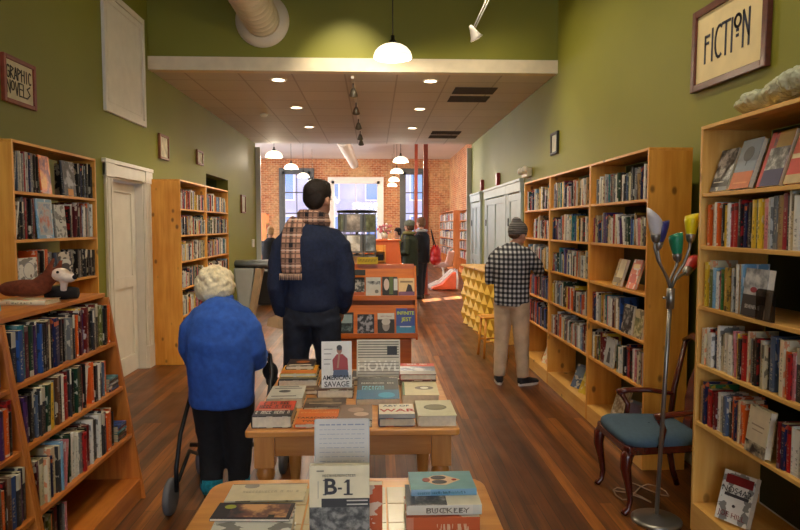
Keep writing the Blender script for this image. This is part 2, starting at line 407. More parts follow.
# outdoors beyond the back windows
bld = empty('building', 'pale lilac building with blue windows seen through the back windows', 'building', (0, 36, 0))
G().box(-9, 0, -1, 9, 1, 12).obj('facade', mat('pale_render', (178, 180, 206), .9, var=.1, nscale=.6), bld)
for i in range(7):
    for j in range(4):
        if (i+j) % 1 == 0:
            x = -8+i*2.5; z = .6+j*2.4
            w = G().box(x, -.06, z, x+1.1, -.001, z+1.6).obj('window', M_WHITE, bld)
            G().box(x+.08, -.08, z+.08, x+1.02, -.061, z+1.52).obj('pane', mat('dim_blue_glass', (110, 150, 200), .15, var=0), w)
tag(G().box(-25, 28.6, -.6, 25, 48, -.5).obj('street', mat('asphalt', (120, 120, 124), .9)), kind='structure')

# left white door and its casing
g = G()
g.box(XL-.001, 6.2, 0, XL+.025, 6.37, 2.08).box(XL-.001, 7.24, 0, XL+.025, 7.42, 2.08)
for a, b in ((6.22, 6.26), (6.3, 6.34), (7.27, 7.32), (7.35, 7.4)): g.box(XL+.025, a, .26, XL+.033, b, 2.06)
g.box(XL, 6.18, 2.08, XL+.03, 7.44, 2.2).box(XL, 6.16, 2.2, XL+.045, 7.46, 2.24)
g.box(XL, 6.18, 2.07, XL+.04, 6.38, 2.22).box(XL, 7.23, 2.07, XL+.04, 7.44, 2.22)
g.box(XL, 6.18, 0, XL+.036, 6.38, .26).box(XL, 7.23, 0, XL+.036, 7.44, .26)
g.box(XL-.2, 6.37, 0, XL, 6.385, 2.08).box(XL-.2, 7.22, 0, XL, 7.24, 2.08).box(XL-.2, 6.37, 2.06, XL, 7.24, 2.08)
struct('trim_4', M_WHITE, g, bevel=.006)
def panel_door(name, m, axis_x, y0, y1, h, sgn, panels, mid=False):
    g = G(); x = axis_x
    g.box(x, y0, .01, x-sgn*.04, y1, h)
    w = .1
    def rail(a, b, c, d): g.box(x+sgn*.0005, a, c, x+sgn*.016, b, d)
    rail(y0, y0+w, .01, h); rail(y1-w, y1, .01, h); zs = [.01, .2]+[v for z in panels for v in (z-.06, z+.06)]+[h-w, h]
    for a, b in zip(zs[::2], zs[1::2]): rail(y0+w, y1-w, a, b)
    if mid:
        c_ = (y0+y1)/2
        for a, b in zip(zs[1::2], zs[2::2]): rail(c_-.05, c_+.05, a, b)
    return struct(name, m, g)
d1 = panel_door('door_1', M_WHITE, XL-.1, 6.39, 7.21, 2.05, 1, (1.0,))
G().ball((XL-.055, 6.46, .98), .026).obj('door_knob', mat('brass', (170, 130, 60), .3, .9), d1)
# right wall doors (pale blue grey joinery)
DP = mat('pale_grey_joinery', (176, 188, 186), .45, var=.03)
for n, (y0, y1) in enumerate(((9.25, 10.0), (10.3, 12.0), (12.75, 13.75))):
    g = G(); X = XR
    g.box(X-.04, y0-.12, 0, X, y0, 2.12).box(X-.04, y1, 0, X, y1+.12, 2.12).box(X-.055, y0-.14, 2.1, X, y1+.14, 2.24).box(X-.07, y0-.16, 2.24, X, y1+.16, 2.28)
    struct('trim_%d' % (5+n), DP, g, bevel=.005)
    dd = panel_door('door_%d' % (2+n), DP, X-.02, y0+.01, y1-.01, 2.08, -1, (.95,), y1-y0 > .8)
    G().box(X-.05, y1-.06, 1.6, X-.034, y1-.02, 1.72).box(X-.05, y1-.06, .5, X-.034, y1-.02, .62).obj('hinge', mat('iron', (30, 30, 30), .5, .7), dd)
# ------------------------------------------------------------------ fixtures on walls
def framed(name, label, cat, wall, y0, y1, z0, z1, fr, mat_in, fw=.035, dep=.03, parent_extra=None):
    s = 1 if wall == 'L' else -1; X = XL+.001 if wall == 'L' else XR-.001
    o = empty(name, label, cat, (X, (y0+y1)/2, (z0+z1)/2))
    a, b = (y0-y1)/2, (y1-y0)/2; c, d = (z0-z1)/2, (z1-z0)/2
    G().box(0, a, c, s*dep, a+fw, d).box(0, b-fw, c, s*dep, b, d).box(0, a+fw, c, s*dep, b-fw, c+fw).box(0, a+fw, d-fw, s*dep, b-fw, d).obj('frame', fr, o, bevel=.004)
    G().box(0, a+fw, c+fw, s*dep*.5, b-fw, d-fw).obj('sheet', mat_in, o)
    return o
def strokes(name, paths, m, parent, s, X, wy, wz, thick, sy=1):
    """paths in (u,v) metres; u runs to the right as read; wall plane"""
    g = G()
    for pts in paths:
        pp = [(X, (-s)*-1*u*sy if False else (u if s > 0 else -u), v) for u, v in pts]
        for p, q in zip(pp, pp[1:]):
            p, q = Vector(p), Vector(q); t = (q-p).normalized(); nrm = Vector((1, 0, 0)).cross(t)*thick/2; e = t*thick*.3
            a = [p-e-nrm, q+e-nrm, q+e+nrm, p-e+nrm]
            b = [v+Vector((s*.002, 0, 0)) for v in a]
            g.add(a+b, [(0, 1, 2, 3), (7, 6, 5, 4), (0, 4, 5, 1), (1, 5, 6, 2), (2, 6, 7, 3), (3, 7, 4, 0)])
    return g.obj(name, m, parent)
def arc(cx, cy, rx, ry, a0, a1, n=12): return [(cx+rx*math.cos(math.radians(a0+(a1-a0)*i/n)), cy+ry*math.sin(math.radians(a0+(a1-a0)*i/n))) for i in range(n+1)]
INK = mat('sign_ink', (38, 40, 62), .6, var=0); INKD = mat('sign_ink_black', (30, 26, 26), .6, var=0)
SIGNP = mat('sign_cream', (232, 212, 160), .6, var=.03); DKF = wood('dark_sign_frame', (104, 46, 26), (78, 32, 18), 'y')
fs = framed('fiction_sign', 'large framed cream sign reading FICTION in tall slim letters', 'sign', 'R', 3.42, 4.24, 2.47, 2.99, DKF, SIGNP, .045, .035)
fs.rotation_euler = (math.radians(1.2), 0, 0)
# letters, u to the right as read (towards the camera on this wall)
P = []
T, B_ = .105, -.115
P += [[(-.27, T-.03), (-.27, B_)], [(-.27, T-.035), (-.215, T-.035)], [(-.27, T-.085), (-.225, T-.085)]]
P += [[(-.175, T), (-.175, B_)]]
P += [arc(-.085, -.003, .052, .108, 60, 300)]
P += [[(-.055, T), (.045, T)], [(-.003, T), (-.003, B_)]]
P += [[(.07, T), (.07, B_)]]
P += [arc(.135, T-.035, .035, .04, 0, 360, 16)]
P += [[(.125, .01), (.145, .01)], [(.125, -.025), (.145, -.025)]]
P += [[(.2, B_), (.2, T+.01), (.265, B_+.06)], [(.265, T+.01), (.265, B_)]]
P = [[(u*.9-.015, v*.88+.005) for u, v in p] for p in P]
strokes('lettering', P, INK, fs, -1, -.0185, 0, 0, .017)
gs = framed('graphic_novels_sign', 'small framed cream sign reading GRAPHIC NOVELS', 'sign', 'L', 4.56, 4.98, 2.46, 2.79, wood('red_sign_frame', (146, 62, 30), (112, 42, 22), 'y'), mat('sign_pale', (214, 202, 170), .6), .03, .03)
P = []
def glyph(ch, x, y, w, h):
    L = x; Rr = x+w; T = y+h
    D = {'G': [arc(x+w/2, y+h/2, w/2, h/2, 50, 360)+[(x+w*.5, y+h*.5)]],
         'R': [[(L, y), (L, T), (Rr, T-.15*h), (L, y+.5*h), (Rr, y)]], 'A': [[(L, y), (x+w/2, T), (Rr, y)], [(x+w*.2, y+.35*h), (x+w*.8, y+.35*h)]],
         'P': [[(L, y), (L, T), (Rr, T-.2*h), (L, y+.5*h)]], 'H': [[(L, y), (L, T)], [(Rr, y), (Rr, T)], [(L, y+.6*h), (Rr, y+.6*h)]],
         'I': [[(x+w/2, y), (x+w/2, T)]], 'C': [arc(x+w/2, y+h/2, w/2, h/2, 50, 310)], 'N': [[(L, y), (L, T), (Rr, y), (Rr, T)]],
         'O': [arc(x+w/2, y+h*.65, w/2, h*.35, 0, 360)], 'V': [[(L, T), (x+w/2, y), (Rr, T)]], 'E': [[(Rr, T), (L, T), (L, y), (Rr, y)], [(L, y+.55*h), (Rr, y+.55*h)]],
         'L': [[(L, T), (L, y), (Rr+w*.5, y)]], 'S': [[(Rr, T), (L, T-.25*h), (Rr, y+.35*h), (L, y)]]}
    return D[ch]
for i, ch in enumerate('GRAPHIC'): P += glyph(ch, -.15+i*.0435, .01, .034, .075)
for i, ch in enumerate('NOVELS'): P += glyph(ch, -.15+i*.048, -.085, .036, .08)
P = [[(u*1.08, v*1.12) for u, v in p] for p in P]
strokes('lettering', P, INKD, gs, 1, .0165, 0, 0, .009)
# small frames
PALE = mat('faded_print', (196, 188, 160), .6, var=.15, nscale=12); PALEF = wood('brown_frame', (140, 84, 44), (104, 58, 28), 'y')
framed('picture_frame', 'small brown framed print between the white door and the pine bookcases', 'picture frame', 'L', 7.76, 8.1, 2.4, 2.7, PALEF, PALE, .03)
framed('picture_frame', 'smaller brown framed print high above the pine bookcases on the left wall', 'picture frame', 'L', 9.38, 9.7, 2.49, 2.7, PALEF, PALE, .03)
framed('picture_frame', 'narrow pale framed print past the dark green alcove', 'picture frame', 'L', 12.42, 12.8, 1.85, 2.2, PALEF, PALE, .03)
framed('picture_frame', 'small black framed print on the right wall above the bookcases', 'picture frame', 'R', 7.38, 7.66, 2.44, 2.7, mat('black_frame', (24, 22, 22), .4), mat('pale_card', (190, 186, 170), .6), .03)
G_ = framed('card_notice', 'small pale card with an orange and blue print below the GRAPHIC NOVELS bookcase top', 'card', 'L', 3.2, 3.3, 1.6, 1.7, PALEF, PALE, .01) if False else None
th = bx('thermostat', mat('cream_plastic', (222, 218, 204), .4), XL+.001, 13.5, 1.16, XL+.03, 13.68, 1.32, bevel=.006); tag(th, 'pale square thermostat at the far end of the left wall', 'thermostat')
# white shutter panel high on left wall
pn = empty('wall_panel', 'white moulded square panel high on the left green wall', 'wall panel', (XL, 6.78, 3.28))
pn.scale = (1, .9, 1)
G().box(.001, -.6, -.585, .012, .6, .585).obj('board', M_WHITE, pn)
G().box(.012, -.6, -.585, .03, -.54, .585).box(.012, .54, -.585, .03, .6, .585).box(.012, -.54, -.585, .03, .54, -.525).box(.012, -.54, .525, .03, .54, .585).box(.012, -.5, -.485, .018, .5, -.46).box(.012, -.5, .46, .018, .5, .485).box(.012, -.5, -.46, .018, -.475, .46).box(.012, .475, -.46, .018, .5, .46).obj('moulding', M_WHITE, pn, bevel=.006)
# emergency light and alarms on right wall
em = empty('emergency_light', 'small beige twin emergency light on the right wall above the bookcases', 'light', (XR, 8.8, 2.33))
G().box(-.07, -.16, -.06, -.001, .16, .06).obj('housing', mat('beige_plastic', (196, 184, 156), .4), em, bevel=.01)
for s in (-1, 1): G().ball((-.09, s*.12, .03), (.05, .05, .05)).obj('lamp_head', mat('lamp_head', (214, 206, 190), .3), em)
for y, t in ((10.9, 'right'), (12.5, 'left')):
    a = bx('fire_alarm', mat('alarm_red', (140, 24, 22), .35), XR-.06, y-.06, 2.29, XR-.001, y+.06, 2.5, bevel=.006)
    tag(a, 'small red fire alarm above the pale joinery doors, the %s one of two' % t, 'alarm', 'fire alarms above the doors')

# ------------------------------------------------------------------ ducts and ceiling fixtures
DUCT = mat('duct_paint', (212, 200, 178), .42, var=.04, nscale=4)
def spiral(g, r, y0, y1, M):
    prof = []; z = y0
    while z < y1: prof += [(r, z), (r, z+.1), (r+.006, z+.105), (r+.006, z+.12), (r, z+.125)]; z += .13
    g.lathe(prof, 36, 0, M)
d = empty('ventilation_duct', 'fat pale round duct entering the green wall above the dropped ceiling', 'duct', (-1.26, YS, 3.93))
RX = Matrix.Rotation(PI/2, 4, 'X')
g = G(); spiral(g, .2, .03, 6.9, RX); g.obj('pipe', DUCT, d)
G().lathe([(.2, .0), (.3, .002), (.305, .02), (.24, .035), (.205, .06)], 40, 0, RX).obj('flange', DUCT, d)
d2 = empty('ventilation_duct', 'white round duct hanging in the far brick room', 'duct', (-.8, 16.5, 3.8))
g = G(); spiral(g, .17, 0, 9.5, Matrix.Rotation(-PI/2+.03, 4, 'X')); g.obj('pipe', M_WHITE, d2)
for y in (2, 6): G().tube([(0, y, .17), (0, y, HB-3.8-.01)], .01).obj('hanger', M_WHITE, d2)
SH = NT('opal_shade'); SH.b.inputs['Base Color'].default_value = lin((250, 240, 220)); SH.b.inputs['Roughness'].default_value = .2
SH.b.inputs['Emission Color'].default_value = lin((255, 238, 205)); SH.b.inputs['Emission Strength'].default_value = 1.5
GL = NT('downlight_glow'); GL.b.inputs['Emission Color'].default_value = lin((255, 232, 190)); GL.b.inputs['Emission Strength'].default_value = 6
BULB = NT('bulb_glow'); BULB.b.inputs['Emission Color'].default_value = lin((255, 228, 180)); BULB.b.inputs['Emission Strength'].default_value = 9
STEEL = mat('dark_steel', (60, 58, 54), .4, .8); CHROME = mat('brushed_metal', (150, 148, 144), .32, .85, var=.03)
def mk_pendant(label, x, y, z, top, group, power, first=[]):
    o = empty('pendant_lamp', label, 'pendant lamp', (x, y, z), 0, group)
    G().lathe([(.2, -.01), (.203, 0), (.2, .018), (.185, .055), (.155, .09), (.11, .118), (.06, .135), (.035, .14), (.035, .135), (.1, .108), (.145, .08), (.175, .045), (.192, .01), (.192, -.01)], 32, cap=False).obj('shade', SH.m, o)
    G().ball((0, 0, .04), .05).obj('bulb', BULB.m, o)
    G().lathe([(.04, .135), (.04, .16), (.02, .18), (.02, .22)], 16).obj('socket', STEEL, o)
    G().tube([(0, 0, .2), (0, 0, top-z-.002)], .006, 8).obj('cord', STEEL, o)
    L = bpy.data.lights.new('pendant_light', 'POINT'); L.energy = power; L.color = (1, .85, .62); L.shadow_soft_size = .06
    lo = bpy.data.objects.new('pendant_light', L); C.objects.link(lo); lo.parent = o; lo.location = (0, 0, -.08)
    return o
mk_pendant('large white dome pendant lamp hanging in front of the dropped ceiling', .2, 6.8, 3.36, 5.4, None, 34)
for y, t in ((3.4, 'next nearer'), (.2, 'above the viewer'), (-2.8, 'nearest the shop front')):  # unseen pendants added above the frame to light the front room
    mk_pendant('added unseen white dome pendant lamp over the front tables, '+t, .2, y, 3.36, 5.4, 'added front room pendant lamps', {3.4: 15, .2: 9, -2.8: 6}[y])
ords = ['nearest', 'second', 'third', 'farthest']
for i, y in enumerate((15.2, 18.3, 21.4, 24.5)):
    mk_pendant('white dome pendant lamp in the left row of the far room, %s of four' % ords[i], -2.33, y, 3.22, HB, 'far room pendant lamps', 62)
for i, y in enumerate((16.3, 19.6, 23., 26.)):
    mk_pendant('white dome pendant lamp in the middle row of the far room, %s of four' % ords[i], .68+.02*i, y, 3.22, HB, 'far room pendant lamps', 62)
# downlights
def spot(parent, power, col, size, blend, rot=(0, 0, 0), loc=(0, 0, -.03), rad=.05):
    L = bpy.data.lights.new('lamp_beam', 'SPOT'); L.energy = power; L.color = col; L.spot_size = size; L.spot_blend = blend; L.shadow_soft_size = rad
    lo = bpy.data.objects.new('lamp_beam', L); C.objects.link(lo); lo.parent = parent; lo.location = loc; lo.rotation_euler = rot
for i, (x, y) in enumerate(((-1.16, 7.97), (-1.16, 9.8), (-1.16, 11.7), (.7, 7.97), (.7, 9.85), (.7, 11.75))):
    o = empty('downlight', 'round recessed downlight in the %s row, %s from the front' % (('left', 'right')[i//3], ('first', 'second', 'third')[i % 3]), 'downlight', (x, y, HS), 0, 'recessed downlights')
    G().lathe([(.075, -.006), (.1, -.008), (.105, -.001)], 28, cap=False).obj('trim_ring', M_WHITE, o)
    G().lathe([(.001, -.005), (.085, -.005)], 28, cap=False).obj('lens', GL.m, o)
    spot(o, 70, (1, .86, .64), 2.6, .6)
# track
tk = empty('light_track', 'thin track with small spot heads along the dropped ceiling', 'track light', (-.25, 7.75, HS))
G().box(-.018, 0, -.03, .018, 5.2, -.001).obj('rail', M_WHITE, tk)
for y in (.25, 1.5, 2.9, 4.2, 5.0):
    hgt = -.2
    h = G().lathe([(.02, .0), (.035, -.03), (.055, -.09), (.055, -.1)], 16, 0, Matrix.Translation((0, y, -.09)) @ Matrix.Rotation(.5, 4, 'X')).obj('spot_head', mat('pewter', (120, 112, 98), .4, .6), tk)
    G().tube([(0, y, -.03), (0, y, -.1)], .01).obj('stem', mat('pewter', (0, 0, 0)), h)
    G().lathe([(.001, -.101), (.05, -.101)], 16, 0, Matrix.Translation((0, y, -.09)) @ Matrix.Rotation(.5, 4, 'X'), cap=False).obj('lens', GL.m, h)
spot(tk, 60, (1, .86, .64), 1.8, .6, (.5, 0, 0), (0, 1.5, -.25)); spot(tk, 60, (1, .86, .64), 1.8, .6, (.5, 0, 0), (0, 4.2, -.25))
# swivel spot
sw = empty('spot_lamp', 'small white angled spot lamp on a thin double arm, top centre', 'spot lamp', (1.05, 6.9, 3.68))
G().tube([(0, 0, .0), (.14, 0, .3), (.16, 0, 1.71)], .006, 8).tube([(.03, 0, .02), (.17, 0, .3), (.19, 0, 1.71)], .006, 8).obj('arm', M_WHITE, sw)
MR = Matrix.Rotation(math.radians(-32), 4, 'Y') @ Matrix.Rotation(.3, 4, 'X')
G().lathe([(.02, .05), (.03, .0), (.055, -.07), (.075, -.1)], 18, 0, MR).obj('shade', M_WHITE, sw)
G().lathe([(.001, -.101), (.072, -.101)], 18, 0, MR, cap=False).obj('lens', GL.m, sw)
spot(sw, 20, (1, .86, .64), 1.4, .6, (.3, math.radians(-32), 0), (.07, -.03, -.13))
# track added out of view to wash the right wall and the signs
wt = empty('light_track', 'added unseen white track high above the right bookcases', 'track light', (.9, 1.0, 4.6))
G().box(-.018, -1, -.03, .018, 6.5, 0).obj('rail', M_WHITE, wt); G().tube([(0, 0, 0), (0, 0, .79)], .01).tube([(0, 5, 0), (0, 5, .79)], .01).obj('hanger', M_WHITE, wt)
for y, pw in ((1.3, 50), (2.9, 70), (4.4, 80), (5.7, 80)):
    G().lathe([(.02, .0), (.05, -.1), (.06, -.14)], 16, 0, Matrix.Translation((0, y, -.03))).obj('spot_head', M_WHITE, wt)
    spot(wt, pw, (1, .85, .62), 1.9, 1, (0, math.radians(-24), 0), (0, y, -.2))
tt = empty('light_track', 'added unseen white track high above the two book tables', 'track light', (-.3, 1.0, 4.6))  # unseen track added to brighten the tables and surfaces facing the viewer
G().box(-.018, -1, -.03, .018, 6.5, 0).obj('rail', M_WHITE, tt); G().tube([(0, 0, 0), (0, 0, .79)], .01).tube([(0, 5, 0), (0, 5, .79)], .01).obj('hanger', M_WHITE, tt)
for y, pw, rx, ry in ((.3, 70, .25, 0), (1.4, 130, .3, .05), (1.9, 120, .4, .3), (3.6, 170, .45, 0), (4.9, 170, .45, .05), (5.5, 170, .66, 0), (4.2, 170, .55, .5)):
    G().lathe([(.02, .0), (.05, -.1), (.06, -.14)], 16, 0, Matrix.Translation((0, y, -.03))).obj('spot_head', M_WHITE, tt)
    spot(tt, pw, (1, .85, .62), 1.05, .9, (rx, ry, 0), (0, y, -.2))
vm = mat('vent_dark', (40, 34, 28), .6)
for n, (x, y, l) in enumerate(((1.05, 8.3, 'nearer'), (1.1, 12.1, 'farther'))):
    o = empty('ceiling_vent', 'dark louvred pair of ceiling vents, the %s pair' % l, 'vent', (x, y, HS), 0, 'ceiling vents')
    for j in (0, 1):
        yy = j*.55
        G().box(0, yy, -.006, .55, yy+.42, -.002).obj('grille', vm, o)
        g = G()
        for q in range(7): g.box(0, yy+.03+q*.055, -.014, .55, yy+.045+q*.055, -.006)
        g.obj('slat', mat('vent_slat', (74, 62, 50), .6), o)
sd = G().lathe([(.06, 0), (.06, -.025), (.04, -.04), (.01, -.045)][::-1], 20).obj('smoke_detector', M_WHITE, loc=(-1.75, 10.4, HS-.001)); tag(sd, 'small round smoke detector on the dropped ceiling', 'smoke detector')
# posts in far room
RP = mat('rust_red_paint', (150, 62, 34), .5, var=.05)
for x, y, t in ((1.2, 14.9, 'nearer'), (1.38, 21., 'farther')):
    o = empty('steel_post', 'rust red steel post in the far room, the %s one' % t, 'post', (x, y, 0), 0, 'steel posts')
    G().box(-.05, -.05, .02, .05, .05, HB-.001).obj('shaft', RP, o); G().box(-.1, -.1, 0, .1, .1, .02).obj('base_plate', RP, o)
bxx = bx('notice_board', mat('alarm_red', (0, 0, 0)), .98, YB-.03, 1.55, 1.1, YB-.001, 1.75); bxx.location = (-.65, 0, 0); tag(bxx, 'tiny red alarm box on the far brick wall between the windows', 'alarm')

# ------------------------------------------------------------------ books
SPECS = []; CNT = {}
ONES = ['first', 'second', 'third', 'fourth', 'fifth', 'sixth', 'seventh', 'eighth', 'ninth', 'tenth', 'eleventh', 'twelfth', 'thirteenth', 'fourteenth', 'fifteenth', 'sixteenth', 'seventeenth', 'eighteenth', 'nineteenth']
TENS = {2: ('twenty', 'twentieth'), 3: ('thirty', 'thirtieth'), 4: ('forty', 'fortieth'), 5: ('fifty', 'fiftieth'), 6: ('sixty', 'sixtieth'), 7: ('seventy', 'seventieth'), 8: ('eighty', 'eightieth'), 9: ('ninety', 'ninetieth')}
def ordw(n):
    if n < 20: return ONES[n-1]
    if n > 99: return 'far'
    t, o = divmod(n, 10); return TENS[t][1] if o == 0 else TENS[t][0]+'-'+ONES[o-1]
BASIS = {'R': Matrix(((1, 0, 0, 0), (0, 0, -1, 0), (0, 1, 0, 0), (0, 0, 0, 1))),
         'L': Matrix(((-1, 0, 0, 0), (0, 0, 1, 0), (0, 1, 0, 0), (0, 0, 0, 1))),
         'FR': Matrix(((0, 0, -1, 0), (-1, 0, 0, 0), (0, 1, 0, 0), (0, 0, 0, 1))),
         'FL': Matrix(((0, 0, 1, 0), (1, 0, 0, 0), (0, 1, 0, 0), (0, 0, 0, 1))),
         'C': Matrix(((1, 0, 0, 0), (0, 0, -1, 0), (0, 1, 0, 0), (0, 0, 0, 1))),    # cover towards the camera
         'U': Matrix.Identity(4),
         'S': Matrix(((0, -1, 0, 0), (1, 0, 0, 0), (0, 0, 1, 0), (0, 0, 0, 1)))}    # lying, spine towards the camera
def book_geo(g, w, h, t, ci, M=None, hard=True, pages=True, pi=0):
    b = .0025 if hard else .0009; b = min(b, t*.25)
    def uv(v, i): return (v[2]/t*.98+.005, v[1]/h)
    def uvf(v, i): return (1.02+max(v[0], 0)/w*.95, v[1]/h)
    # spine with a slight round back
    n = 4; prof = [(-(.004 if hard else .001)*math.sin(PI*j/n), t*j/n) for j in range(n+1)]
    vs = []; fs = []; uvs = []
    for y in (0, h):
        for x, z in prof: vs.append((x, y, z))
        vs += [(b, y, t), (b, y, 0)]
    m = n+3
    for j in range(n):
        fs.append((j, j+1, j+1+m, j+m)); uvs.append([(j/n*.98+.005, 0), ((j+1)/n*.98+.005, 0), ((j+1)/n*.98+.005, 1), (j/n*.98+.005, 1)])
    for j in range(n, m): fs.append((j, (j+1) % m, (j+1) % m+m, j+m)); uvs.append([(.01, .5)]*4)
    fs += [list(range(m))[::-1], [q+m for q in range(m)]]; uvs += [[(.01, .99)]*m]*2
    g.add(vs, fs, ci, M, uvs)
    g.box(b, 0, 0, w, h, b, ci, M, uvf).box(b, 0, t-b, w, h, t, ci, M, uvf)
    if pages: page_geo(g, w, h, t, b, hard, pi, M)
def page_geo(g, w, h, t, b, hard, pi, M=None):
    e = .004 if hard else .0004
    g.box(b, e, b, w-e, h-e, t-b, pi, M)
def add_book(M, w, h, t, ci, label, group, hard=None, deco=None, prio=None):
    SPECS.append(dict(M=M, w=w, h=h, t=t, ci=ci, label=label, group=group, hard=R.random() < .4 if hard is None else hard, deco=deco,
                      d=prio if prio is not None else (M.translation-Vector((0, 0, 1.6))).length))
DARKP = [13, 14, 12, 1, 29, 21, 22, 15, 13, 0, 16, 18, 9, 7, 13, 12, 24, 11]
MIXP = list(range(30))+[7, 8, 8, 9, 26, 26, 10, 27, 13, 12, 15, 8, 26]
BRIGHTP = [3, 4, 0, 8, 7, 5, 6, 26, 2, 13, 27, 9, 15, 11, 23, 8, 28, 1, 17]
GNP = [13, 14, 12, 1, 29, 11, 28, 13, 10, 15, 2, 12]
def row(side, X, yf, yn, z, shelf, case, group, hr=(.17, .235), wr=(.11, .15), tr=(.014, .036), pal=MIXP, gaps=0., n0=0, hmax=.285, lean_end=True, seq=None):
    cur = yf; n = n0; hb = R.uniform(*hr); dr = 1 if side == 'R' else -1
    while True:
        if R.random() < .3: hb = R.uniform(*hr)
        h = min(hmax, hb+R.uniform(-.012, .012)); w = R.uniform(*wr); t = R.uniform(*tr) if R.random() < .8 else R.uniform(tr[0], tr[0]+.01)
        ci = seq[n-n0] if seq and n-n0 < len(seq) else R.choice(pal)
        a = 0
        if n > n0+2 and R.random() < .04: a = R.uniform(.06, .2)
        ext = h*math.sin(a)
        if cur-ext-t-.004 < yn: break
        y = cur-ext
        M = Matrix.Translation((X+dr*(.012+R.uniform(0, .022)), y, z+.0012)) @ Matrix.Rotation(-a, 4, 'X') @ BASIS[side]
        if side == 'L': M = M @ Matrix.Translation((0, 0, -t))
        cur = y-t*math.cos(a)-R.uniform(.0006, .0018)
        n += 1; CNT[(case, shelf)] = CNT.get((case, shelf), 0)+1
        sz = 'thick' if t > .031 else 'slim' if t < .019 else ('tall' if h > .222 else 'short' if h < .18 else 'upright')
        add_book(M, w, h, t, ci, '%s %s book, %s from far end, %s shelf, %s' % (sz, PAL[ci][0], ordw(CNT[(case, shelf)]), shelf, case), group)
        if R.random() < gaps: cur -= R.uniform(.02, .08)
    return cur
def faceout(side, X, y, z, w, h, t, ci, label, group, tilt=.22, deco=None, yaw=0, cnt=None):
    """y = far edge on the right wall, near edge on the left"""
    s = 1 if side == 'R' else -1
    if cnt: CNT[cnt] = CNT.get(cnt, 0)+1
    M = Matrix.Translation((X, y, z+.0015)) @ Matrix.Rotation(yaw, 4, 'Z') @ Matrix.Rotation(tilt*s, 4, 'Y') @ BASIS['F'+side]
    add_book(M, w, h, t, ci, label, group, deco=deco, prio=2)
def flatstack(side, X, y, z, n, case, shelf, group, w=.14, h=.19, pal=DARKP, t=.014):
    zz = z+.0015
    for i in range(n):
        ci = R.choice(pal)
        # spine faces the aisle
        if side == 'R': M = Matrix.Translation((X, y, zz)) @ Matrix(((1, 0, 0, 0), (0, 1, 0, 0), (0, 0, 1, 0), (0, 0, 0, 1)))
        else: M = Matrix.Translation((X, y, zz)) @ Matrix.Rotation(PI, 4, 'Z')
        add_book(M, w, h, t, ci, '%s book lying in a pile, %s from the bottom, %s shelf of %s' % (PAL[ci][0], ordw(i+1), shelf, case), group)
        zz += t+.0008

DECO_M = {}
def cm(c):
    if c not in DECO_M: DECO_M[c] = mat('print_%d_%d_%d' % c, c, .45, var=.03, nscale=30)
    return DECO_M[c]
def photo_mat(i, a, b, c, sc=9):
    nm = 'cover_photo_%d' % i
    if nm in MATS: return MATS[nm]
    k = NT(nm); f = k.noise(k.coord('Object', (1, 1, 1), (i*.7, i*.3, 0)), sc*2.2, 4, .6)
    k.l(k.ramp(f, [(.38, lin(a)), (.5, lin(b)), (.6, lin(c))]), k.b.inputs['Base Color']); k.b.inputs['Roughness'].default_value = .35
    MATS[nm] = k.m; return k.m
def deco_book(o, w, h, t, deco):
    mats = []; g = G(); lv = 0
    for it in deco:
        if it[0] in ('r', 'e', 'p'):
            lv += 1; z0 = t+.0001; z1 = t+.0002+.00025*lv
            m = it[5] if it[0] == 'p' else cm(it[5])
            if m not in mats: mats.append(m)
            x0, y0, x1, y1 = it[1]*w, it[2]*h, it[3]*w, it[4]*h
            if it[0] == 'e':
                n = 20; cx, cy, rx, ry = (x0+x1)/2, (y0+y1)/2, (x1-x0)/2, (y1-y0)/2
                g.prism([(cx+rx*math.cos(2*PI*q/n), cy+ry*math.sin(2*PI*q/n)) for q in range(n)], z0, z1, 'z', mats.index(m))
            else: g.box(x0, y0, z0, x1, y1, z1, mats.index(m))
        if it[0] == 'poly':
            lv += 1; m = cm(it[2])
            if m not in mats: mats.append(m)
            g.prism([(a*w, b*h) for a, b in it[1]], t+.0001, t+.0002+.00025*lv, 'z', mats.index(m))
    if mats: g.obj('cover_print', mats, o)
    for it in deco:
        if it[0] in ('q', 'sq'):    # rows of small worn print: u0, v0, u1, v1, letters, colour
            rq = random.Random(len(it[0])+int(it[1]*100+it[2]*1000)); g = G(); n = it[5]; xs = it[1]; st_ = (it[3]-it[1])/n
            for q in range(n):
                x0 = it[1]+q*st_; x1 = x0+st_*rq.uniform(.62, .82)
                if rq.random() < .12: continue
                pcs = [(x0, it[2], x0+(x1-x0)*.32, it[4])]
                k_ = rq.random()
                if k_ < .7: pcs.append((x1-(x1-x0)*.3, it[2], x1, it[4] if k_ < .4 else (it[2]+it[4])/2))
                if k_ > .25: pcs.append((x0, it[4]-(it[4]-it[2])*.22, x1, it[4]))
                if k_ > .5: pcs.append((x0, it[2], x1, it[2]+(it[4]-it[2])*.22))
                for (a, b, c_, d_) in pcs:
                    if it[0] == 'q': g.box(a*w, b*h, t+.003, c_*w, d_*h, t+.0034)
                    else: g.box(-.0052, (1-a)*h, b*t, -.0048, (1-c_)*h, d_*t)
            g.obj('print', cm(it[6]), o)
        if it[0] == 't':    # text, u, v, size, col, sx, bold
            tg = text_geo(it[1], it[4], it[6] if len(it) > 6 else 1, it[7] if len(it) > 7 else .0)
            tg.v = [(x+it[2]*w, y+it[3]*h, zz+t+.003) for x, y, zz in tg.v]; tg.obj('title', cm(it[5]), o)
        if it[0] == 'st':   # spine text
            tg = text_geo(it[1], it[4], it[6] if len(it) > 6 else 1, .0)
            xo = -.0052
            tg.v = [(xo-zz, it[2]*h-x, y+it[3]*t) for x, y, zz in tg.v]; tg.obj('spine_title', cm(it[5]), o)
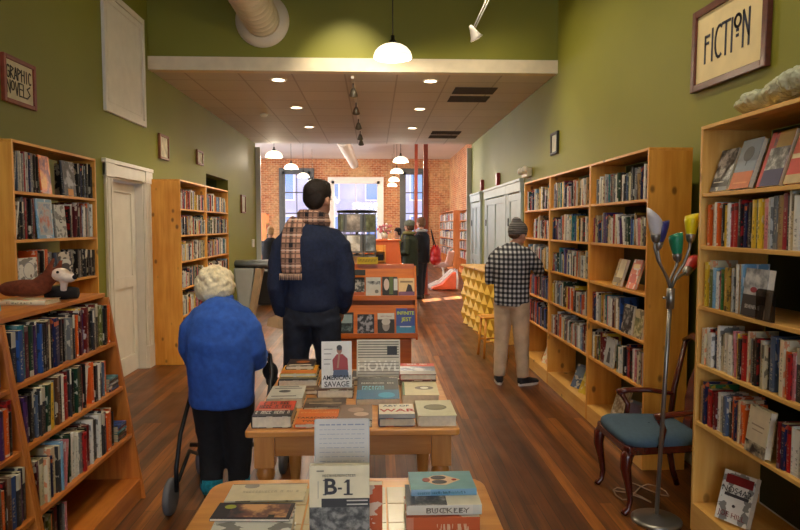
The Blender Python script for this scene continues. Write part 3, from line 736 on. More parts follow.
def build_books():
    dg = bpy.context.evaluated_depsgraph_get(); dg.update()
    eye = co.location; inv = co.matrix_basis.inverted()
    for s in SPECS:
        c = s['M'] @ Vector((0, s['h']*.5, s['t']*.5)); f = s['M'] @ Vector((s['w']*.5, s['h']*.5, s['t'])); v = inv @ c
        px = 400+640*v.x/-v.z; py = 265-640*v.y/-v.z; dist = (c-eye).length
        s['rank'] = s['d'] if s['d'] <= 2 else 3+dist/math.sqrt(s['t']*s['h'])
        if s['d'] > 2:
            if v.z > 0 or not (0 < px < 800 and 0 < py < 530): s['rank'] += 1e4
            elif s['rank'] < 400:
                hit = SC.ray_cast(dg, eye, (c-eye).normalized(), distance=dist-.03)
                if hit[0]: s['rank'] += 1e3
    SPECS.sort(key=lambda s: s['rank'])
    singles, rest = SPECS[:300], [s for s in SPECS[300:]]
    for s in singles:
        g = G(); book_geo(g, s['w'], s['h'], s['t'], 0, hard=s['hard'], pages=False)
        o = g.obj('book', BM[s['ci']], M=s['M']); tag(o, s['label'], 'book', s['group'])
        g = G(); b = min(.0025 if s['hard'] else .0009, s['t']*.25); page_geo(g, s['w'], s['h'], s['t'], b, s['hard'], 0); g.obj('page_block', M_PAGE2 if s['d'] <= 2 else M_PAGE, o)
        if s['deco']: deco_book(o, s['w'], s['h'], s['t'], s['deco'])
    g = G()
    for s in rest: book_geo(g, s['w'], s['h'], s['t'], s['ci'], M=s['M'], hard=s['hard'], pi=len(BM))
    o = g.obj('shelved_books', BM+[M_PAGE]); tag(o, 'rows of mixed books on the farther shelves of the shop', 'books', kind='stuff')
    print('BOOKS', len(singles), len(rest), 'cut at', rest[0]['rank'], sum(q['rank'] < 1000 for q in rest), rest[0]['label'] if rest else '')

# ------------------------------------------------------------------ bookcases
def pbox(name, m, x0, y0, z0, x1, y1, z1, parent, bevel=.0025, lab=None):
    if x0 > x1: x0, x1 = x1, x0
    oo = Vector(((x0+x1)/2+R.uniform(-2, 2), (y0+y1)/2+R.uniform(-2, 2), (z0+z1)/2+R.uniform(-2, 2)))
    o = G().box(x0-oo.x, y0-oo.y, z0-oo.z, x1-oo.x, y1-oo.y, z1-oo.z).obj(name, m, parent, loc=oo, bevel=bevel)
    if lab: o['label'] = lab
    return o
def bookcase(label, side, X, y0, y1, H, zs, depth, W, group=None, base=.12, tp=.019, back=None, basew=None, basef=0.):
    s = 1 if side == 'R' else -1
    r = empty('bookcase', label, 'bookcase', (X, (y0+y1)/2, 0), 0, group); hw = (y1-y0)/2
    pbox('side_panel', W('z'), 0, -hw, 0, s*depth, -hw+tp, H-tp, r); pbox('side_panel', W('z'), 0, hw-tp, 0, s*depth, hw, H-tp, r)
    pbox('top_panel', W('y'), 0, -hw, H-tp, s*depth, hw, H, r)
    for z in zs: pbox('shelf', W('y'), s*.004, -hw+tp, z-.02, s*depth, hw-tp, z, r)
    bw = basew or W
    pbox('base_box', bw('y'), -s*basef, -hw+tp+.001, 0, s*(depth-.01), hw-tp-.001, base, r)
    if back: pbox('back_panel', back, s*(depth+.001), -hw+tp, base, s*(depth+.007), hw-tp, H-tp, r, 0)  # added dark sheet, stands in for shade on the wall behind
    return r
ZS = [1.775, 1.468, 1.158, .846, .54]
GR = lambda t: 'books on the '+t
SHADE_BACK = mat('dark_green_back', (44, 52, 24), .6, var=.05)  # shade behind the shelves put into the panel colour
X1 = 1.668
bookcase('pale pine bookcase filling the right edge, nearest the viewer', 'R', X1, 2.1, 3.235, 2.105, [1.765, 1.50, 1.192, .892, .590], .36, PINEP, basew=PINEP, base=.15, back=SHADE_BACK)
c1 = 'near right bookcase'; g1 = GR('near right bookcase')
faceout('R', X1+.05, 3.19, 1.765, .15, .215, .022, 11, 'grey book with a black and white photo, leftmost face-out on top right shelf', g1, .3,
        [('p', 0, .25, 1, 1, photo_mat(1, (30, 30, 32), (120, 118, 118), (210, 206, 200))), ('r', 0, .1, 1, .25, (60, 58, 60)), ('r', .1, .2, .7, .225, (220, 215, 205))])
faceout('R', X1+.05, 3.01, 1.765, .16, .24, .026, 10, 'blue grey and orange book with dark tree emblem, second face-out, top right shelf', g1, .3,
        [('r', 0, .34, 1, 1, (128, 140, 156)), ('r', 0, .0, 1, .34, (206, 108, 52)), ('e', .25, .55, .75, .85, (60, 62, 70)), ('r', .48, .46, .52, .6, (60, 62, 70)), ('r', .15, .1, .85, .13, (230, 150, 90))])
faceout('R', X1+.05, 2.80, 1.765, .16, .25, .02, 0, 'red, gold and navy book with a crowd photo, third face-out on top right shelf', g1, .3,
        [('r', 0, 0, .2, 1, (190, 40, 44)), ('r', .35, .7, 1, 1, (170, 130, 40)), ('p', .15, .3, 1, .7, photo_mat(2, (20, 20, 24), (110, 108, 110), (200, 198, 196))), ('r', .15, 0, 1, .3, (44, 40, 92))])
faceout('R', X1+.05, 2.605, 1.765, .165, .26, .022, 3, 'coral book with cream band, fourth face-out on top right shelf', g1, .3,
        [('r', 0, .5, 1, 1, (214, 92, 70)), ('r', 0, .42, 1, .5, (222, 200, 160)), ('r', 0, .15, 1, .42, (204, 70, 60)), ('r', 0, 0, 1, .15, (200, 176, 130))])
faceout('R', X1+.05, 2.40, 1.765, .16, .24, .022, 27, 'beige book, nearest face-out on top right shelf at the photo edge', g1, .3)
row('R', X1, 3.18, 2.13, 1.50, 'second', c1, g1, hr=(.2, .235), pal=BRIGHTP, seq=[3, 7, 13, 8, 3, 9, 13, 5, 8, 0, 0, 13, 14, 15, 14, 13, 5, 20, 5, 5, 25, 10, 11])
y = row('R', X1, 3.19, 2.84, 1.192, 'third', c1, g1, hr=(.19, .235), seq=[5, 7, 20, 17, 8, 0, 19, 7, 6, 8, 10, 12])
faceout('R', X1+.035, y-.01, 1.192, .17, .215, .03, 11, 'grey book with pale lettering, face-out at the end of the third right shelf', g1, .12,
        [('r', 0, .0, 1, .45, (36, 34, 38)), ('p', 0, .45, 1, 1, photo_mat(3, (120, 122, 128), (170, 172, 176), (200, 200, 200))), ('t', 'SEVENEVES', .5, .2, .024, (216, 212, 206), .95), ('e', .3, .5, .6, .62, (150, 50, 60))])
row('R', X1, 3.19, 2.13, .892, 'fourth', c1, g1, hr=(.18, .235), seq=[7, 8, 0, 8, 15, 8, 27, 8, 3, 8, 25, 5, 13, 0, 7, 11, 13, 14])
y = row('R', X1, 3.19, 2.78, .590, 'fifth', c1, g1, hr=(.18, .225), seq=[23, 15, 19, 0, 8, 1, 8, 10, 13, 28, 12])
faceout('R', X1+.03, y-.02, .590, .15, .21, .03, 9, 'ivory book with dark flowers, face-out on the fifth right shelf', g1, .12,
        [('r', .05, .03, .95, .97, (206, 190, 160)), ('p', .0, 0, 1, .25, photo_mat(4, (30, 28, 30), (150, 140, 120), (206, 190, 160))), ('r', .2, .6, .8, .63, (150, 130, 110)), ('r', .25, .5, .75, .52, (150, 130, 110))])
CNT[(c1, 'fifth')] += 1
row('R', X1, y-.23, 2.13, .590, 'fifth', c1, g1, hr=(.18, .225), n0=20, seq=[1, 15, 0, 8, 8, 12, 26])
faceout('R', X1+.045, 3.04, .15, .16, .24, .04, 8, 'white book titled NOS4A2 with red band, leaning on the base of the near right bookcase', g1, .35,
        [('r', .1, .75, .95, .93, (124, 24, 28)), ('t', 'NOS4A2', .5, .63, .04, (40, 34, 40), 1.), ('t', 'JOE HILL', .5, .14, .036, (120, 30, 40), .95), ('e', .45, .3, .55, .36, (60, 50, 50)), ('r', .15, .5, .9, .56, (60, 56, 60))], yaw=.5)
k = NT('smoky_acrylic'); tr = k.n('ShaderNodeBsdfTransparent'); tr.inputs[0].default_value = (.5, .48, .45, 1); mx = k.n('ShaderNodeMixShader'); mx.inputs[0].default_value = .25; k.b.inputs['Base Color'].default_value = lin((50, 48, 44)); k.b.inputs['Roughness'].default_value = .2
k.l(tr.outputs[0], mx.inputs[1]); k.l(k.b.outputs[0], mx.inputs[2]); k.l(mx.outputs[0], k.out.inputs[0]); SMOKE = k.m
pbk = G().prism([(-.06, 0), (.06, 0), (.06, .12), (.045, .135), (-.045, .135), (-.06, .12)], 0, .012, 'y').obj('bookend', SMOKE, loc=(X1+.0, 2.66, 1.1935)); pbk.rotation_euler = (0, 0, -PI/2)
tag(pbk, 'dark smoky rounded acrylic bookend standing on the third right shelf', 'bookend')
# middle right run
XM = 1.75
units = [(4.04, 5.15), (5.152, 6.34), (6.342, 7.42)]
nm = ['large pine bookcase behind the armchair and floor lamp', 'middle pine bookcase of the right wall run', 'farthest pine bookcase of the right run, by the plaid shirt']
sh = ['top', 'second', 'third', 'fourth', 'fifth']
for i, (a, b) in enumerate(units): bookcase(nm[i], 'R', XM, a, b, 2.1, ZS, .285, PINE, 'pine bookcases along the right wall', basew=PINEP, base=.13, basef=.0, back=SHADE_BACK)
cs = ['bookcase behind armchair', 'middle right bookcase', 'far right bookcase']
for i, (a, b) in enumerate(units):
    c = cs[i]; g_ = GR(c); yf, yn = b-.025, a+.025
    for j, z in enumerate(ZS):
        s = 'top second third fourth fifth'.split()[j]
        if i == 0 and j == 2:
            faceout('R', XM+.05, 4.72, z, .16, .2, .02, 6, 'mustard and cream book, left of two face-out beside the lamp heads', g_, .3, [('r', .3, .3, 1, 1, (206, 190, 140)), ('r', .1, .1, .8, .3, (120, 100, 60))])
            faceout('R', XM+.05, 4.45, z, .15, .21, .02, 3, 'orange book, right of two face-out beside the lamp heads', g_, .3, [('r', .15, .7, .85, .85, (240, 190, 120)), ('r', .2, .2, .8, .5, (200, 70, 30))])
            continue
        if i == 0 and j == 3:
            row('R', XM, yf, 4.5, z, s, c, g_, seq=[0, 1, 25, 26, 15, 8, 13, 10, 11, 7, 6, 3]); faceout('R', XM+.03, 4.47, z, .17, .2, .02, 13, 'black book with a grey sketch, face-out on the fourth shelf behind the lamp', g_, .12, [('p', .1, .1, .9, .9, photo_mat(5, (30, 30, 32), (40, 40, 44), (150, 150, 150)))])
            faceout('R', XM+.03, 4.26, z, .14, .19, .02, 27, 'beige book with a landscape, face-out on the fourth shelf next to the lamp pole', g_, .12, [('p', .08, .08, .92, .7, photo_mat(6, (80, 90, 50), (150, 140, 90), (210, 200, 160)))]); continue
        if i == 0 and j == 4:
            row('R', XM, yf, 4.83, z, s, c, g_, seq=[13, 10, 12, 8, 6, 3]); faceout('R', XM+.03, 4.8, z, .17, .215, .02, 10, 'pale grey book with a dark seated figure, face-out on the fifth shelf', g_, .12, [('r', .03, .03, .97, .97, (170, 172, 172)), ('e', .4, .5, .6, .66, (40, 40, 44)), ('poly', [(.3, .12), (.7, .12), (.62, .5), (.38, .5)], (40, 40, 44))])
            CNT[(c, s)] += 1; row('R', XM, 4.55, yn, z, s, c, g_, n0=9); continue
        if i == 2 and j >= 3: row('R', XM, yf, yn, z, s, c, g_, pal=[0, 15, 11, 13, 4, 16]); continue
        if i == 2 and j in (1,): row('R', XM, yf-.35, yn, z, s, c, g_); continue
        row('R', XM, yf-(.02 if j else .06), yn+(.0 if j % 2 == 0 else .04), z, s, c, g_, tr=(.014, .034))
faceout('R', XM+.06, 5.5, .13, .14, .22, .02, 5, 'yellow book leaning on the base of the middle right bookcase', GR('base shelves'), .4, [('r', .1, .5, .9, .7, (240, 220, 120))], yaw=.3)
faceout('R', XM+.06, 5.72, .13, .15, .22, .02, 28, 'blue grey book leaning on the base of the middle right bookcase', GR('base shelves'), .4, [('r', .1, .5, .9, .9, (110, 130, 150))], yaw=.3)
faceout('R', XM+.06, 6.75, .13, .14, .2, .02, 7, 'cream book leaning on the base beside the plaid shirted man', GR('base shelves'), .4, yaw=.3)
faceout('R', XM+.06, 4.75, .13, .14, .24, .02, 9, 'worn beige book leaning on the base behind the armchair, left one', GR('base shelves'), .35, [('p', .05, .05, .95, .95, photo_mat(7, (110, 80, 60), (170, 150, 120), (210, 200, 180)))], yaw=.3)
faceout('R', XM+.06, 4.5, .13, .14, .22, .02, 28, 'purple grey book leaning on the base behind the armchair, right one', GR('base shelves'), .35, [('r', .1, .2, .9, .9, (96, 80, 110))], yaw=.3)
# left tall case
XT = -2.2
bookcase('tall pine bookcase on the left wall under the GRAPHIC NOVELS sign', 'L', XT, 4.02, 5.2, 2.13, [1.817, 1.515, 1.212, .9, .6, .3], .29, PINE, basew=PINE, base=.1)
ct = 'left graphic novel bookcase'; gt = GR('graphic novel bookcase')
y = row('L', XT, 5.17, 4.93, 1.817, 'top', ct, gt, hr=(.23, .26), wr=(.16, .18), tr=(.008, .022), pal=GNP)
faceout('L', XT-.03, 4.70, 1.817, .18, .25, .02, 13, 'black comic with pale clouds and orange patch, face-out on top left shelf', gt, .08, [('p', 0, 0, 1, 1, photo_mat(8, (20, 20, 24), (30, 30, 36), (150, 150, 160), 5)), ('r', .3, .0, .75, .2, (200, 130, 40))])
CNT[(ct, 'top')] += 1
faceout('L', XT-.02, 4.38, 1.817, .17, .255, .012, 3, 'orange comic with a red figure, face-out on top left shelf', gt, .08, [('p', 0, 0, 1, 1, photo_mat(9, (120, 20, 10), (232, 112, 8), (244, 160, 20), 4))], yaw=.1)
CNT[(ct, 'top')] += 1
row('L', XT, 4.37, 4.05, 1.817, 'top', ct, gt, hr=(.23, .26), wr=(.16, .18), tr=(.008, .022), pal=GNP+[8, 10], n0=20)
y = row('L', XT, 5.17, 4.78, 1.515, 'second', ct, gt, hr=(.22, .26), wr=(.16, .18), tr=(.008, .03), pal=GNP+[3, 8, 7], seq=[23, 8, 10, 3, 11, 13, 13, 8, 16, 1])
faceout('L', XT-.02, 4.56, 1.515, .15, .23, .015, 10, 'pale grey comic with a small black square, face-out on second left shelf', gt, .08, [('r', .4, .45, .6, .58, (50, 50, 54)), ('r', .44, .49, .56, .54, (200, 200, 200))])
CNT[(ct, 'second')] += 1
faceout('L', XT-.02, 4.32, 1.515, .2, .265, .015, 17, 'light blue picture comic with figures, face-out on second left shelf', gt, .06, [('r', .08, .08, .92, .92, (170, 180, 186)), ('p', .12, .12, .88, .88, photo_mat(10, (190, 110, 90), (170, 176, 180), (120, 140, 170), 6))])
CNT[(ct, 'second')] += 1
row('L', XT, 4.30, 4.05, 1.515, 'second', ct, gt, hr=(.22, .26), wr=(.16, .18), tr=(.008, .022), pal=GNP+[8, 10], n0=20)
row('L', XT, 5.17, 4.86, 1.212, 'third', ct, gt, hr=(.2, .22), pal=[13, 12, 11, 28])
faceout('L', XT-.03, 4.52, 1.212, .22, .2, .05, 13, 'black and white boxed comic with curved pale shapes, third left shelf', gt, .1, [('e', .1, .45, .9, .75, (214, 214, 210)), ('e', .2, .38, .8, .6, (20, 20, 22)), ('e', .25, .12, .75, .34, (206, 206, 202)), ('e', .3, .2, .7, .4, (20, 20, 22))], cnt=(ct, 'third'))
row('L', XT, 4.5, 4.29, 1.212, 'third', ct, gt, hr=(.2, .22), pal=[3, 26, 0, 11, 13], seq=[11, 3, 26, 0, 13, 22])
faceout('L', XT-.01, 4.05, 1.212, .21, .185, .02, 8, 'white book with an oval line drawing behind the brown plush dog', gt, .05, [('e', .2, .25, .85, .85, (150, 150, 160)), ('e', .23, .28, .82, .82, (226, 224, 216)), ('e', .55, .3, .65, .42, (120, 100, 90))])
# middle left pair
XP = -2.2
for (a, b, l) in ((7.4, 8.54, 'nearer'), (8.542, 9.8, 'farther')):
    bookcase('knotty pine bookcase past the white door, the %s of the pair' % l, 'L', XP, a, b, 2.13, [1.80, 1.497, 1.192, .88, .56], .335, PINE, 'pine bookcases on the left wall', base=.12)
    c = '%s bookcase past the white door' % l
    for j, z in enumerate([1.80, 1.497, 1.192, .88, .56]): row('L', XP, b-.03, a+.03, z, sh[j], c, GR(c), gaps=.03)
# ---- stepped left display
def slope_unit(label, y0, y1, grp):
    r = empty('display_shelf', label, 'display shelf', (-1.9, (y0+y1)/2, 0), 0, grp); hw = (y1-y0)/2
    fx = lambda z: -1.351-.185*(z/1.213)+1.9
    poly = [(-.3, 0), (fx(0), 0), (fx(1.19), 1.19), (-.3, 1.19)]
    for ya in (-hw, hw-.022):
        oo = Vector((R.uniform(-1, 1), R.uniform(-1, 1), R.uniform(-1, 1)))
        G().prism([(a-oo.x, b-oo.z) for a, b in poly], ya-oo.y, ya+.022-oo.y, 'y').obj('side_panel', OAK('z'), r, loc=oo, bevel=.002)
    for z in (.392, .673, .933): pbox('shelf', OAK('y'), fx(z)-.31, -hw+.022, z-.022, fx(z)-.002, hw-.022, z, r)
    pbox('base_box', OAK('y'), -.29, -hw+.023, 0, fx(.12)-.003, hw-.023, .121, r)
    pbox('back_panel', OAK('z'), -.3, -hw+.022, .121, -.29, hw-.022, 1.19, r, 0)
    pbox('top_board', OAK('y'), -.32, -hw, 1.191, .345, hw, 1.213, r)
    return fx
fx = slope_unit('dark honey slanted display shelf at the left edge, the farther section', 2.68, 3.753, 'slanted display shelves')
slope_unit('dark honey slanted display shelf cut off by the left photo edge, nearer section', 1.58, 2.678, 'slanted display shelves')
gs_ = GR('slanted left display'); cd = 'slanted left display'
FX = lambda z: fx(z)-1.9
row('L', FX(.933), 3.70, 2.71, .933, 'top', cd, gs_, hr=(.2, .235), wr=(.14, .17), pal=DARKP, seq=[3, 13, 28, 13, 20, 20, 12, 1, 11, 12, 13, 13, 1, 24, 5, 29, 13, 3, 13, 12], hmax=.24)
y = row('L', FX(.673), 3.56, 2.71, .673, 'second', cd, gs_, hr=(.19, .225), wr=(.14, .16), seq=[3, 28, 12, 13, 8, 13, 3, 8, 13, 0, 13, 21, 13, 8, 12, 1, 0, 8, 13], hmax=.232)
flatstack('L', FX(.673)-.02, 3.70, .673, 5, cd, 'second', gs_, w=.11, h=.12)
y = row('L', FX(.392), 3.54, 2.71, .392, 'third', cd, gs_, hr=(.19, .225), wr=(.14, .16), seq=[13, 4, 26, 3, 15, 12, 12, 8, 13, 13, 8, 1, 13, 6, 0, 11, 8, 26, 8, 13, 21], hmax=.25)
flatstack('L', FX(.392)-.02, 3.69, .392, 6, cd, 'third', gs_, w=.11, h=.12)
faceout('L', FX(.121)-.2, 2.98, .121, .15, .23, .02, 8, 'white book with red print, face-out on the floor shelf of the slanted display', gs_, .1, [('r', .15, .55, .85, .72, (180, 40, 44)), ('r', .2, .3, .8, .4, (60, 60, 60))])
CNT[(cd, 'floor')] = 1
row('L', FX(.121)-.05, 2.97, 2.71, .121, 'floor', cd, gs_, hr=(.18, .22), seq=[25, 11, 13, 1, 13], hmax=.24)
for z, s in ((.933, 'top'), (.673, 'second'), (.392, 'third'), (.121, 'floor')):
    row('L', FX(z), 2.64, 2.15, z, s, 'display cut by left edge', GR('left edge display section'), hr=(.18, .22), pal=DARKP+[8, 0, 3], hmax=.232)
# things on its top board
faceout('L', -1.70, 2.77, 1.213, .17, .225, .02, 17, 'sky blue book standing on the slanted display at the left photo edge', gs_, .15, [('r', .2, .3, .8, .45, (30, 50, 70))])
add_book(Matrix.Translation((-1.60, 3.17, 1.2145)) @ Matrix.Rotation(.0, 4, 'Z') @ BASIS['S'] @ Matrix.Rotation(0, 4, 'Z'), .15, .24, .022, 7, 'cream book lying under the brown plush dog', gs_, prio=1.9, hard=True)
pl = empty('plush_dog', 'brown plush dog with a white muzzle lying on a cream book', 'soft toy', (-1.70, 3.32, 1.239), math.radians(-5))
PB = mat('brown_plush', (112, 52, 28), .95, var=.12, nscale=60, bump=.4); PW = mat('white_plush', (226, 206, 190), .95, var=.05, nscale=60, bump=.4); PK = mat('black_plush', (26, 22, 22), .95, bump=.4)
remeshed(G().ball((-.07, 0, .045), (.13, .06, .045)).ball((-.15, .01, .04), (.07, .06, .04)).tube([(.0, 0, .06), (.05, 0, .1), (.08, 0, .13)], [.045, .04, .035]).tube([(.05, -.02, .12), (.09, -.02, .2)], [.02, .008]).tube([(.07, .03, .12), (.1, .03, .19)], [.02, .008]), 'body', PB, pl, .008, 3)
remeshed(G().ball((.11, 0, .115), (.045, .045, .035)).ball((.16, -.02, .1), (.04, .03, .025)).tube([(.13, 0, .09), (.12, 0, .03)], [.02, .016]), 'muzzle', PW, pl, .008, 3)
G().ball((.2, -.03, .105), .012).ball((.12, -.045, .13), .007).obj('eyes_and_nose', PK, pl)
pl2 = G().tube([(-.06, 0, 0), (.02, .0, .002), (.1, 0, .0)], [.034, .036, .03], 14, flat=.9).obj('black_plush_paw', PK, loc=(-1.66, 3.42, 1.2485)); tag(pl2, 'black fuzzy cylinder-shaped toy lying in front of the brown plush dog', 'soft toy')

# bubble wrap on the near case
k = NT('bubble_wrap'); k.b.inputs['Base Color'].default_value = lin((214, 218, 190)); k.b.inputs['Roughness'].default_value = .15
k.b.inputs['Transmission Weight'].default_value = .1; k.b.inputs['IOR'].default_value = 1.2
vo = k.n('ShaderNodeTexVoronoi'); vo.inputs['Scale'].default_value = 55; k.l(k.coord(), vo.inputs['Vector']); k.bump(vo.outputs['Distance'], .8, .01)
g = G()
for i in range(60):
    yy = 3.07-R.random()*.92; e_ = min(1, (3.12-yy)*3.2); g.ball((X1+.17+R.uniform(-.1, .1)*e_, yy, 2.178+R.uniform(0, .025)*e_), (.085, .085, .035+.022*e_), 14, 8)
bw = remeshed(g, 'bubble_wrap', k.m, None, .01, 1, .022, .028); tag(bw, 'crumpled clear bubble wrap on top of the near right bookcase', 'packaging')

# ------------------------------------------------------------------ tables
def turned_leg(x, y, h):
    p = [(.018, 0), (.026, .01), (.03, .04), (.022, .08), (.028, .12), (.036, .2), (.042, .3), (.038, .4), (.026, .455), (.024, .465), (.036, .48), (.04, .5), (.034, .52), (.028, .53)]
    g = G().lathe([(r, z*h/.66) for r, z in p], 20)
    z0 = .53*h/.66
    g.box(-.042, -.042, z0, .042, .042, h); return g
def table(name, label, cx, y0, y1, w, tiles):
    t = empty(name, label, 'table', (cx, (y0+y1)/2, 0)); hl = (y1-y0)/2; hw = w/2
    r = .08 if tiles else .02; poly = []
    for (sx, sy, a0) in ((1, 1, 0), (-1, 1, 90), (-1, -1, 180), (1, -1, 270)):
        for q in range(7):
            a = math.radians(a0+q*15); poly.append((sx*(hw-r)+r*math.cos(a), sy*(hl-r)+r*math.sin(a)))
    G().prism(poly, .72, .749 if not tiles else .746, 'z').obj('tabletop', TABW('x'), t, bevel=.006)
    if tiles:
        m = .085; nx, ny = 6, 8; tw = (w-2*m)/nx; th_ = (2*hl-2*m)/ny; g = G()
        CT = mat('cream_tile', (222, 206, 168), .22, var=.03, coat=.15)
        for i in range(nx):
            for j in range(ny): g.box(-hw+m+i*tw+.0025, -hl+m+j*th_+.0025, .7462, -hw+m+(i+1)*tw-.0025, -hl+m+(j+1)*th_-.0025, .7490)
        g.obj('tile_inlay', CT, t, bevel=.0015)
    ap = hw-.09
    for sx in (-1, 1):
        for sy in (-1, 1): turned_leg(0, 0, .72).obj('leg', TABW('z'), t, loc=(sx*(hw-.075), sy*(hl-.075), 0), bevel=.002)
    for sy in (-1, 1): G().box(-ap-.02+.0, sy*(hl-.075)-.012, .62, ap+.02, sy*(hl-.075)+.012, .72).obj('apron', TABW('x'), t, bevel=.002)
    for sx in (-1, 1): G().box(sx*(hw-.075)-.012, -hl+.117, .62, sx*(hw-.075)+.012, hl-.117, .72).obj('apron', TABW('y'), t, bevel=.002)
    return t
table('display_table', 'near wooden table with cream tiled top, cut by the bottom edge', -.085, .95, 2.13, .9, True)
table('display_table', 'second wooden table with turned legs covered in flat books', -.09, 2.63, 3.78, .9, False)
TT = .75
def flat(px, py, z, w, h, t, ci, label, deco, rz=0, grp='books laid out on the second table', hard=True):
    add_book(Matrix.Translation((px, py, z+.0012)) @ Matrix.Rotation(rz, 4, 'Z'), w, h, t, ci, label, grp, hard=hard, deco=deco, prio=1)
def standing(px, py, z, w, h, t, ci, label, deco, tilt=.2, rz=0, grp='books laid out on the second table', hard=False):
    add_book(Matrix.Translation((px, py, z+.0015)) @ Matrix.Rotation(rz, 4, 'Z') @ Matrix.Rotation(-tilt, 4, 'X') @ BASIS['C'], w, h, t, ci, label, grp, hard=hard, deco=deco, prio=1)
W_, K_ = (226, 222, 212), (28, 26, 28)
flat(-.515, 2.665, TT, .165, .235, .05, 13, 'thick black and orange red hardcover at the front left table corner',
     [('r', 0, .36, 1, 1, (206, 70, 36)), ('r', 0, 0, 1, .36, (36, 30, 34)), ('q', .15, .74, .85, .9, 8, K_), ('q', .08, .5, .92, .68, 10, K_), ('q', .06, .12, .94, .3, 13, W_), ('r', .1, .4, .9, .43, (230, 200, 170))], .02)
flat(-.335, 2.66, TT, .175, .215, .018, 3, 'orange paperback lettered TAKEDOWN TWENTY beside the red hardcover',
     [('r', 0, 0, 1, 1, (226, 120, 52)), ('t', 'TAKEDOWN', .5, .36, .031, K_), ('t', 'TWENTY', .5, .14, .03, K_), ('t', 'EVANOVICH', .5, .72, .028, (240, 190, 130)), ('t', 'JANET', .5, .9, .024, (240, 190, 130))])
flat(-.155, 2.66, TT, .145, .24, .03, 22, 'brown paperback with two pale faces in front of the blue book',
     [('r', 0, 0, 1, 1, (128, 104, 90)), ('e', .25, .5, .75, .8, (170, 140, 124)), ('e', .45, .25, .9, .5, (196, 170, 150)), ('r', 0, 0, 1, .12, (120, 116, 110))])
flat(.02, 2.665, TT, .155, .22, .035, 15, 'white, red and navy paperback lettered ART OF WAR',
     [('r', 0, .28, 1, 1, (224, 218, 200)), ('r', 0, 0, 1, .28, (56, 72, 92)), ('t', 'ART OF', .5, .82, .034, (60, 90, 110), 1., .0005), ('t', 'WAR', .52, .5, .058, (176, 36, 34), 1.15, .0012)])
flat(.185, 2.66, TT, .165, .24, .046, 7, 'thick sage cream hardcover with a dark oval at the front right table corner',
     [('r', 0, 0, 1, 1, (196, 192, 160)), ('e', .2, .35, .82, .72, (98, 94, 62)), ('e', .26, .4, .76, .68, (116, 110, 74))])
flat(-.50, 2.95, TT, .165, .24, .048, 10, 'pale grey hardcover with a dark insect shape behind the red hardcover',
     [('r', 0, 0, 1, 1, (196, 192, 180)), ('e', .25, .45, .6, .65, (50, 48, 50)), ('r', .1, .75, .9, .8, (90, 86, 84)), ('r', .1, .15, .8, .2, (90, 86, 84)), ('r', .2, .88, .8, .92, (90, 86, 84))], .03)
flat(-.325, 2.91, TT, .19, .16, .018, 22, 'dark brown landscape photo book in the middle left of the table',
     [('p', 0, 0, 1, 1, photo_mat(11, (60, 46, 36), (96, 78, 62), (150, 126, 96), 5)), ('r', .1, .35, .9, .42, (206, 190, 160))])
standing(-.085, 2.98, TT+.004, .205, .26, .03, 15, 'dark teal book with glowing blue title at the table centre',
     [('r', 0, .42, 1, 1, (38, 44, 50)), ('r', 0, 0, 1, .42, (34, 100, 140)), ('q', .1, .68, .9, .75, 14, (206, 206, 196)), ('q', .12, .82, .88, .845, 20, (120, 124, 126)), ('q', .12, .4, .75, .58, 8, (120, 190, 214)), ('e', .5, .05, .9, .3, (40, 150, 190))], 1.42)
flat(.135, 3.0, TT, .175, .25, .045, 7, 'cream paperback with a white oval and green spine, right side of the table',
     [('r', 0, 0, .06, 1, (60, 100, 50)), ('r', .06, 0, 1, 1, (206, 194, 150)), ('e', .35, .4, .88, .68, (110, 98, 80)), ('e', .5, .46, .74, .62, (230, 224, 206))], -.03)
flat(.145, 3.30, TT, .18, .25, .04, 22, 'thick brown book under the red topped photo book', [])
flat(.135, 3.31, TT+.042, .19, .27, .03, 0, 'red topped blue grey photo book, upper book at the right rear of the table',
     [('r', 0, .72, 1, 1, (206, 66, 56)), ('p', 0, .3, 1, .72, photo_mat(12, (60, 70, 96), (110, 124, 150), (190, 190, 196), 6)), ('r', 0, 0, 1, .3, (150, 146, 140)), ('q', .2, .84, .8, .92, 8, W_)], -.04)
flat(-.475, 3.2, TT, .21, .10, .02, 22, 'brown landscape book lying in front of the left rear pile',
     [('r', 0, 0, 1, 1, (112, 84, 58)), ('r', .1, .3, .8, .4, (180, 160, 120))])
flat(-.50, 3.32, TT, .2, .24, .045, 13, 'black striped book at the bottom of the left rear pile',
     [('r', 0, .0, 1, 1, (40, 38, 36)), ('r', .0, .4, 1, .5, (200, 190, 160)), ('r', .0, .15, 1, .2, (180, 170, 140))], .02)
flat(-.50, 3.38, TT+.047, .19, .2, .02, 5, 'golden yellow book in the middle of the left rear pile',
     [('r', 0, .35, 1, 1, (226, 160, 40)), ('r', 0, 0, 1, .35, (216, 120, 36))])
flat(-.48, 3.46, TT+.069, .15, .18, .02, 13, 'small dark book with orange print on top of the left rear pile',
     [('r', 0, 0, 1, 1, (46, 36, 34)), ('e', .3, .4, .8, .75, (190, 110, 50)), ('r', .1, .1, .9, .2, (200, 190, 170))])
flat(-.28, 3.12, TT, .175, .24, .042, 22, 'brown hardcover lying under the standing AMERICAN SAVAGE book', [], 0)
